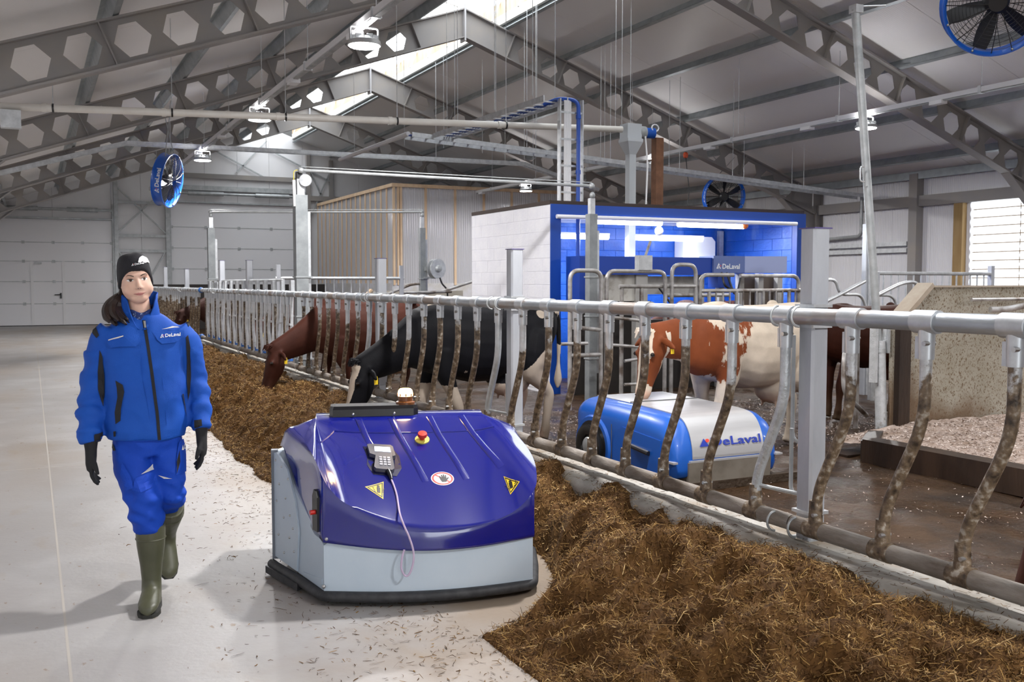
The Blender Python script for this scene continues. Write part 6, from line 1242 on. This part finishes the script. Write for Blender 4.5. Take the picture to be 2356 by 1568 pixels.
for y, ins, z0, z1, r in ((.0, .06, .13, .30, .08), (.012, .035, .12, .36, .11), (.05, .012, .10, .47, .14), (.11, .003, .09, .545, .15), (.20, .0, .085, .585, .15), (.40, .0, .085, .60, .15), (.90, .0, .085, .615, .15), (1.38, .0, .085, .62, .15), (1.46, .012, .085, .60, .15), (1.5, .05, .10, .55, .14)): secs.append(sec(y, ins, z0, z1, r))
MB().loft(secs).build('shell', cblue, cln, angle=50)
prof = [(.46, .615 + .006), (.95, .622), (.50, .611), (.22, .594)]
lp = cr([(1.40, .627), (.90, .622), (.40, .607), (.20, .590), (.105, .545), (.045, .465), (.008, .36), (-.006, .27)], 6)if False else [tuple(q)[:2] for q in cr([(1.40, .628, 0), (.90, .622, 0), (.40, .608, 0), (.20, .592, 0), (.105, .552, 0), (.042, .472, 0), (.004, .365, 0), (-.008, .27, 0)], 6)]
MB().loft([[(.17, y, z), (.84, y, z), (.84, y + .004, z - .012), (.17, y + .004, z - .012)] for y, z in lp]).build('lid', lidm, cln, angle=60)
MB().bx(.17, .84, .86, .866, .60, .6285).build('lid_joint', seamdark, cln, smooth=False)
MB().bx(.14, .88, -.022, .0, .235, .25).build('front_trim', lidm, cln, smooth=False); MB().bx(-.012, .03, -.02, .08, .235, .25).build('corner_trim', lidm, cln, smooth=False); MB().bx(.95, 1.015, -.02, .08, .235, .25).build('corner_trim', lidm, cln, smooth=False)
MB().add([(.13, -.022, .235), (.90, -.022, .235), (.90, -.012, .07), (.13, -.012, .07), (.13, .05, .235), (.90, .05, .235), (.90, .1, .07), (.13, .1, .07)], [(0, 1, 2, 3), (4, 7, 6, 5), (0, 4, 5, 1), (3, 2, 6, 7), (0, 3, 7, 4), (1, 5, 6, 2)]).build('front_plate', dirt, cln, smooth=False)
def lidpt(u, s_):
    n = len(lp) - 1; f = min(max(s_, 0), .999) * n; i = int(f); f -= i; a, c = lp[i], lp[i + 1]; return Vector((u, a[0] + (c[0] - a[0]) * f - .004, a[1] + (c[1] - a[1]) * f + .003))
cblu = mat('lettering_blue', (.015, .04, .36), .4)
def cfn(x, y, h): s_ = .875 - y * 1.0; p = lidpt(.235 + x, s_); return p + Vector((0, -h * 1.5, h))
decal('emblem_triangle', [(0, 0), (.09, 0), (.045, .085)], [(0, 1, 2)], lambda x, y: cfn(x, y, .001), cblu, cln, 2); v, f = disc2((.075, .06), .018, 14); decal('emblem_drop', v, f, lambda x, y: cfn(x, y, .003), logored, cln)
v, f, wd = textmesh('DeLaval', .125); k_ = .47 / wd; decal('wordmark', [(x * k_ + .11, y) for x, y in v], f, lambda x, y: cfn(x, y, .0012), cblu, cln)
# wheel, arch and handle on the near side
MB().lathe([(0, -.02), (.27, -.02), (.285, .0), (.27, .02), (.23, .02)], (-.001, 1.17, .20), (-1, 0, 0), 28).map(lambda p: p if p.z > .09 else Vector((p.x, p.y, .09))).build('wheel_arch', cblue, cln)
MB().lathe([(0, .0), (.235, .0), (.235, .006), (0, .006)], (-.018, 1.17, .20), (-1, 0, 0), 28).map(lambda p: p if p.z > .09 else Vector((p.x, p.y, .09))).build('arch_recess', black, cln)
MB().lathe([(0, -.03), (.13, -.03), (.19, -.02), (.20, .0), (.20, .03), (.17, .04), (.11, .03), (.10, .01), (0, .015)], (-.03, 1.17, .20), (-1, 0, 0), 26).build('wheel', mat('wet_tyre', (.012, .012, .012), .25), cln); MB().lathe([(0, .0), (.09, .0), (.08, .012), (.03, .02), (0, .02)], (-.05, 1.17, .20), (-1, 0, 0), 18).build('wheel_hub', galv2, cln)
MB().tube([(-.02, .30, .275), (-.02, .56, .30)], .020, 8).build('side_handle', black, cln)
MB().prism([(.16, .09), (.16, .40), (.70, .44), (.78, .40), (.84, .30), (.86, .09)], lambda y, z, s_: (-.0 if s_ == 0 else -.007, y, z)).build('side_door', cblue, cln, smooth=False); MB().bx(-.003, .02, .875, .881, .10, .44).build('shell_joint', seamdark, cln, smooth=False)
MB().bx(.05, .95, .15, 1.45, .0 + .02, .12).build('chassis', black, cln, smooth=False); MB().bx(-.25, 1.35, -.02, .05, .0, .07).build('scraper', mat('manure_caked', (.045, .028, .016), .5, bump=.6, bscale=30), cln, smooth=False); MB().bx(.2, .28, .05, .2, .0, .1).build('scraper_arm', black, cln, smooth=False)
for x in (.12, .88): MB().lathe([(0, -.04), (.07, -.04), (.08, 0), (.07, .04), (0, .04)], (x, .25, .08), (1, 0, 0), 14).build('castor', black, cln)
# ================================================================== stall area at the right
splat = mat('splattered_panel', (.30, .27, .21), .7, 0, (.38, .35, .29), 2, 1, bump=.15, bscale=20)
nt, N, L = nodes(splat); b = N['Principled BSDF']; base = b.inputs['Base Color'].links[0].from_socket
base = stain(nt, base, (.12, .07, .03), 46, .60, .65, .9, (1, 1, .7), 3); base = stain(nt, base, (.13, .075, .03), 95, .60, .64, .85, (1, 1, .6), 2)
tc = N.new('ShaderNodeTexCoord'); sx = N.new('ShaderNodeSeparateXYZ'); L.new(tc.outputs['Object'], sx.inputs[0]); n = N.new('ShaderNodeTexNoise'); n.inputs['Scale'].default_value = 1.6; n.inputs['Detail'].default_value = 8; L.new(tc.outputs['Object'], n.inputs['Vector'])
ma = N.new('ShaderNodeMath'); ma.operation = 'MULTIPLY_ADD'; ma.inputs[1].default_value = -.7; L.new(sx.outputs['Z'], ma.inputs[0]); L.new(n.outputs[0], ma.inputs[2]); m4 = N.new('ShaderNodeMath'); m4.operation = 'MULTIPLY_ADD'; m4.inputs[1].default_value = -.30; L.new(sx.outputs['X'], m4.inputs[0]); L.new(ma.outputs[0], m4.inputs[2]); mr = N.new('ShaderNodeMapRange'); mr.inputs[1].default_value = -.12; mr.inputs[2].default_value = .16; mr.inputs[4].default_value = .85; L.new(m4.outputs[0], mr.inputs[0]); mx = N.new('ShaderNodeMix'); mx.data_type = 'RGBA'; L.new(mr.outputs[0], mx.inputs[0]); L.new(base, mx.inputs[6]); mx.inputs[7].default_value = (.13, .07, .03, 1); L.new(mx.outputs[2], b.inputs['Base Color'])
sp_ = thing('stall_partition', 'tall splattered stall partition panel with slanted corner at the right', 'stall wall', (8.05, 7.32, -.10))
MB().prism([(0, 0), (0, 1.27), (.42, 1.63), (4.6, 1.63), (4.6, 0)], lambda x, z, s_: (x, .0 if s_ == 0 else .10, z)).build('panel', splat, sp_, smooth=False)
wood = mat('wet_brown_timber', (.014, .0075, .0045), .45, 0, (.040, .022, .013), 4, 1, bump=.3, bscale=25, stretch=(1, 1, .2))
MB().bx(-.03, .13, -.07, .0, 0, 1.21).build('timber_post', wood, sp_, smooth=False)
MB().bar((-.04, .03, 1.25), (.44, .03, 1.66), .20, .05, up=(0, 0, 1)).build('slanted_cap', mat('weathered_timber', (.36, .29, .22), .7, 0, (.44, .38, .31), 5, 1), sp_, smooth=False)
MB().bx(.42, 4.6, -.02, .12, 1.63, 1.65).build('top_cap', MATS['weathered_timber'], sp_, smooth=False)
kb = thing('stall_curb', 'dark wet timber curb edging the sawdust bed', 'curb', (7.05, 2.0, -.10)); MB().bx(-.10, .10, -4, 4.7, 0, .22).build('beam', wood, kb, smooth=False); MB().bx(.10, .18, -4, 4.7, 0, .13).build('beam_step', wood, kb, smooth=False); MB().bar((.0, 4.72, .09), (.58, 5.18, .09), .14, .2).build('end_beam', wood, kb, smooth=False); MB().bx(-.03, .55, 4.95, 5.22, 0, .02).build('end_plate', wood, kb, smooth=False)
bed = thing('sawdust_bed', 'pale sawdust bedding in the stall at the right', 'bedding', (9, 4, -.1), kind='stuff')
sdm = mat('sawdust', (.46, .37, .32), .9, 0, (.26, .18, .13), 9, 1, bump=.6, bscale=60)
MB().grid(lambda u, v: (7.15 + u * 4, -.5 + v * 7.8, .02 + .10 * min(1, u * 4) + .03 * mnoise.noise((u * 14, v * 26, 0)) + .012 * mnoise.noise((u * 60, v * 110, 3))), 90, 150).world(bed).build('sawdust_mass', sdm, bed)
flm = bpy.data.materials.new('sawdust_flake'); flm.use_nodes = True; nt, N, L = nodes(flm); b = N['Principled BSDF']; b.inputs['Roughness'].default_value = .8; at = N.new('ShaderNodeAttribute'); at.attribute_name = 'shade'; c_ = N.new('ShaderNodeValToRGB'); c_.color_ramp.elements[0].color = (.14, .08, .05, 1); c_.color_ramp.elements[1].color = (.68, .58, .52, 1); L.new(at.outputs['Fac'], c_.inputs[0]); L.new(c_.outputs[0], b.inputs['Base Color'])  # for the sawdust, and for the flakes that stand for floor glints
def flakes(name, n, xr, yr, zf, parent, ploc, smin, smax, seed, bright=.6):
    rg = np.random.default_rng(seed); x = xr[0] + rg.random(n) * (xr[1] - xr[0]); y = yr[0] + rg.random(n) * (yr[1] - yr[0]); z = np.array([zf(float(a), float(c)) for a, c in zip(x, y)]) + rg.random(n) * .012
    a = rg.random(n) * 6.283; l_ = smin + rg.random(n) ** 2 * (smax - smin); w_ = l_ * (.25 + .3 * rg.random(n)); ti = rg.normal(0, .35, n)
    d = np.stack([np.cos(a), np.sin(a), ti], 1) * l_[:, None]; s_ = np.stack([-np.sin(a), np.cos(a), rg.normal(0, .35, n)], 1) * w_[:, None]; c = np.stack([x, y, z], 1) - np.array(ploc)
    vs = np.stack([c - d - s_, c + d - s_, c + d + s_, c - d + s_], 1).reshape(-1, 3); fs = np.arange(n * 4).reshape(-1, 4); me = bpy.data.meshes.new(name); me.from_pydata(vs.tolist(), [], fs.tolist()); at_ = me.attributes.new('shade', 'FLOAT', 'POINT'); at_.data.foreach_set('value', np.repeat(np.clip(rg.normal(bright, .28, n), 0, 1), 4).astype('f')); me.materials.append(flm); o = bpy.data.objects.new(name, me); col.objects.link(o); o.parent = parent; tag(o, kind='stuff'); return o
def bedz(x, y): u, v = (x - 7.15) / 4, (y + .5) / 7.8; return .022 + .10 * min(1, u * 4) + .03 * mnoise.noise((u * 14, v * 26, 0))
flakes('sawdust_flakes', 26000, (7.2, 10.6), (3.2, 7.25), bedz, bed, (9, 4, -.1), .004, .016, 3)
wfk = thing('floor_glint_flakes', 'pale flakes standing for glints on the wet passage floor', 'sawdust', (6.5, 9, -.1), kind='stuff'); flakes('glint_flakes', 9000, (4.0, 9.6), (7.6, 11.2), wetz, wfk, (6.5, 9, -.1), .003, .012, 9, .75); flakes('glint_flakes', 1800, (3.6, 7.0), (2, 7.6), wetz, wfk, (6.5, 9, -.1), .003, .009, 11, .5)  # glints of the wet floor put in as pale flakes
# leaning pole on its socket
lp_ = thing('leaning_pole', 'tall leaning galvanised pole on a splattered socket post at the right', 'pole', (7.95, 7.40, -.10)); dm = dirty('splattered_pole', (.50, .52, .53), (.62, .64, .66), .3, .7, -.4, 1.2)
MB().cyl((7.95, 7.40, -.1), (7.90, 7.41, .98), .058, n=16).build('socket_post', dm, lp_, world=True); MB().cyl((7.895, 7.41, .85), (7.57, 7.51, 4.34), .043, n=14).build('pole_tube', galv2, lp_, world=True)
MB().bx(7.79, 7.83, 7.36, 7.44, .55, 1.30).build('hinge_bar', dm, lp_, smooth=False, world=True); MB().bx(7.97, 8.0, 7.36, 7.44, .85, 1.12).build('hinge_bar', dm, lp_, smooth=False, world=True); MB().cyl((7.90, 7.41, .86), (7.90, 7.41, .90), .066).build('collar', galv2, lp_, world=True)
MB().bx(7.53, 7.63, 7.46, 7.56, 4.30, 4.38).build('pole_head', galv, lp_, smooth=False, world=True); MB().tube([(7.6, 7.5, 4.37), (7.85, 7.38, 4.38)], .008, 6).build('head_pin', galv, lp_, world=True); MB().tube(bend([(7.60, 7.38, 2.75), (7.55, 7.38, 2.75), (7.55, 7.38, 2.6), (7.61, 7.38, 2.6)], .03), .008, 6).build('hook', galv, lp_, world=True)
def loop(label, pts, r=.026, m__=None, leg=None): t = thing('stall_tube', label, 'stall tube', pts[0], group='bent stall divider tubes'); MB().tube(bend(pts, .16, 6), r, 10).build('tube_run', m__ or gm, t, world=True); p0 = pts[0] if leg is None else leg; MB().cyl((p0[0], p0[1], -.1), (p0[0], p0[1], p0[2]), r * 1.1, n=8).build('support_leg', m__ or gm, t, world=True); return t
loop('bent dirty tube loop low behind the splattered socket post', [(8.5, 8.3, .86), (7.75, 7.75, .86), (7.70, 7.70, .42), (8.25, 7.9, .12)])
loop('thick bent stall tube against the splattered panel at the right edge', [(8.98, 6.95, 1.30), (9.15, 6.9, 1.30), (9.6, 6.6, 1.42), (10.6, 6.3, 1.55)], .032, leg=(10.6, 6.3, 1.55)); loop('straight stall rail along the splattered panel', [(9.0, 7.2, 1.40), (10.8, 7.2, 1.40)], .02, leg=(10.8, 7.2, 1.40))
loop('bent stall divider above the back of the red cow, left one', [(9.45, 9.8, 1.33), (9.7, 9.8, 1.42), (10.15, 9.8, 1.60)], .026, galv); loop('hooked stall divider above the red cow', [(9.55, 9.9, 1.62), (9.72, 9.9, 1.62), (9.80, 9.9, 1.42), (10.2, 9.9, 1.42), (10.3, 9.9, 1.2)], .022, galv); loop('long bent stall divider between the leaning pole and the partition', [(10.75, 10.2, 1.38), (11.3, 10.2, 1.58), (11.6, 10.2, 1.60), (11.75, 10.2, 1.35)], .026, galv); loop('stall divider rail behind the leaning pole', [(10.8, 10.3, 1.40), (11.25, 10.3, 1.40), (11.35, 10.3, 1.1)], .022, galv)
gf = thing('stall_railing', 'galvanised railing with upright bars before the curtain window', 'railing', (12.2, 11.5, -.10)); MB().cyl((12.1, 11.5, 1.73), (14.9, 11.5, 1.73), .03, n=10).build('top_rail', galv, gf, world=True); MB().cyl((12.1, 11.5, .7), (14.9, 11.5, .7), .025, n=10).build('bottom_rail', galv, gf, world=True)
for k in range(16): MB().cyl((12.32 + .168 * k, 11.5, .7), (12.32 + .168 * k, 11.5, 1.72), .014, n=8).build('upright_bar', galv, gf, world=True)
for x, z in ((12.15, 1.75), (14.85, 1.87)): MB().bx(x - .04, x + .04, 11.46, 11.54, -.1, z).build('railing_post', postm, gf, smooth=False, world=True)
cpst = thing('channel_post', 'pale galvanised channel post right of the thick fence post', 'steel post', (11.22, 10.8, -.10)); MB().bx(-.06, .06, -.04, .04, 0, 2.55).build('channel', postm, cpst, smooth=False); MB().bx(-.02, .02, -.06, -.04, 0, 2.5).build('lip', galv, cpst, smooth=False)
# low stall walls and dividers beyond the black cow
for k, (x, y, l) in enumerate(((7.6, 17.3, 'low grey stall wall with slanted end left of the white block wall'), (6.2, 20.4, 'low pale stall wall with slanted end behind the dark red cow'))):
    t = thing('low_stall_wall', l, 'stall wall', (x, y, -.1)); MB().prism([(0, 0), (0, 1.05), (.45, 1.5), (2.6, 1.5), (2.6, 0)], lambda a, z, s_: (a, 0 if s_ == 0 else .08, z)).build('panel', mat('stall_wall_grey_%d' % k, (.40, .37, .29) if k == 0 else (.50, .46, .40), .75, 0, (.48, .44, .37), 2, 1), t, smooth=False); MB().bar((-.03, .04, 1.05), (.45, .04, 1.53), .14, .04).build('slanted_cap', timber, t, smooth=False)
for a, l in (([(6.4, 18.6, 1.36), (6.9, 18.6, 1.55), (7.1, 18.6, 1.56)], 'bent stall divider before the hose reel, left'), ([(6.9, 18.3, 1.34), (7.5, 18.3, 1.42), (8.3, 18.3, 1.66)], 'bent stall divider below the hose reel'), ([(6.5, 18.2, 1.38), (7.6, 18.2, 1.40)], 'straight stall rail below the hose reel')): loop(l, a, .028, gm)
gf2 = thing('far_railing', 'far galvanised railing above the head locks', 'railing', (4.2, 19, -.1)); MB().cyl((3.9, 17.4, 1.66), (6.3, 17.4, 1.66), .028, n=8).build('top_rail', galv, gf2, world=True)
for k in range(15): MB().cyl((4.0 + .16 * k, 17.4, .6), (4.0 + .16 * k, 17.4, 1.66), .012, n=6).build('upright_bar', galv, gf2, world=True)
for x in (3.95, 6.25): MB().bx(x - .035, x + .035, 17.37, 17.43, -.1, 1.9).build('railing_post', postm, gf2, smooth=False, world=True)
lw = thing('dark_strip_wall', 'low dark brown boarded wall in front of the far door', 'low wall', (6.4, 37, -.1)); MB().bx(-2.9, 3.8, -.05, .05, 0, 1.62).build('board', darkw, lw, smooth=False)
hp = thing('hanging_plug', 'small orange plug hanging on a dark cable under the right lighting rail', 'plug', (13.6, 18.6, 4.55)); MB().tube(cr([(13.6, 18.6, 4.57), (13.6, 18.55, 4.2), (13.63, 18.5, 3.7), (13.58, 18.5, 3.3)], 6), .010, 6).build('cable', black, hp, world=True); MB().lathe([(0, .0), (.05, .02), (.06, .1), (.03, .14), (0, .14)], (0, 0, -.12)).build('plug_body', mat('orange_plug', (.7, .10, .03), .5), hp)
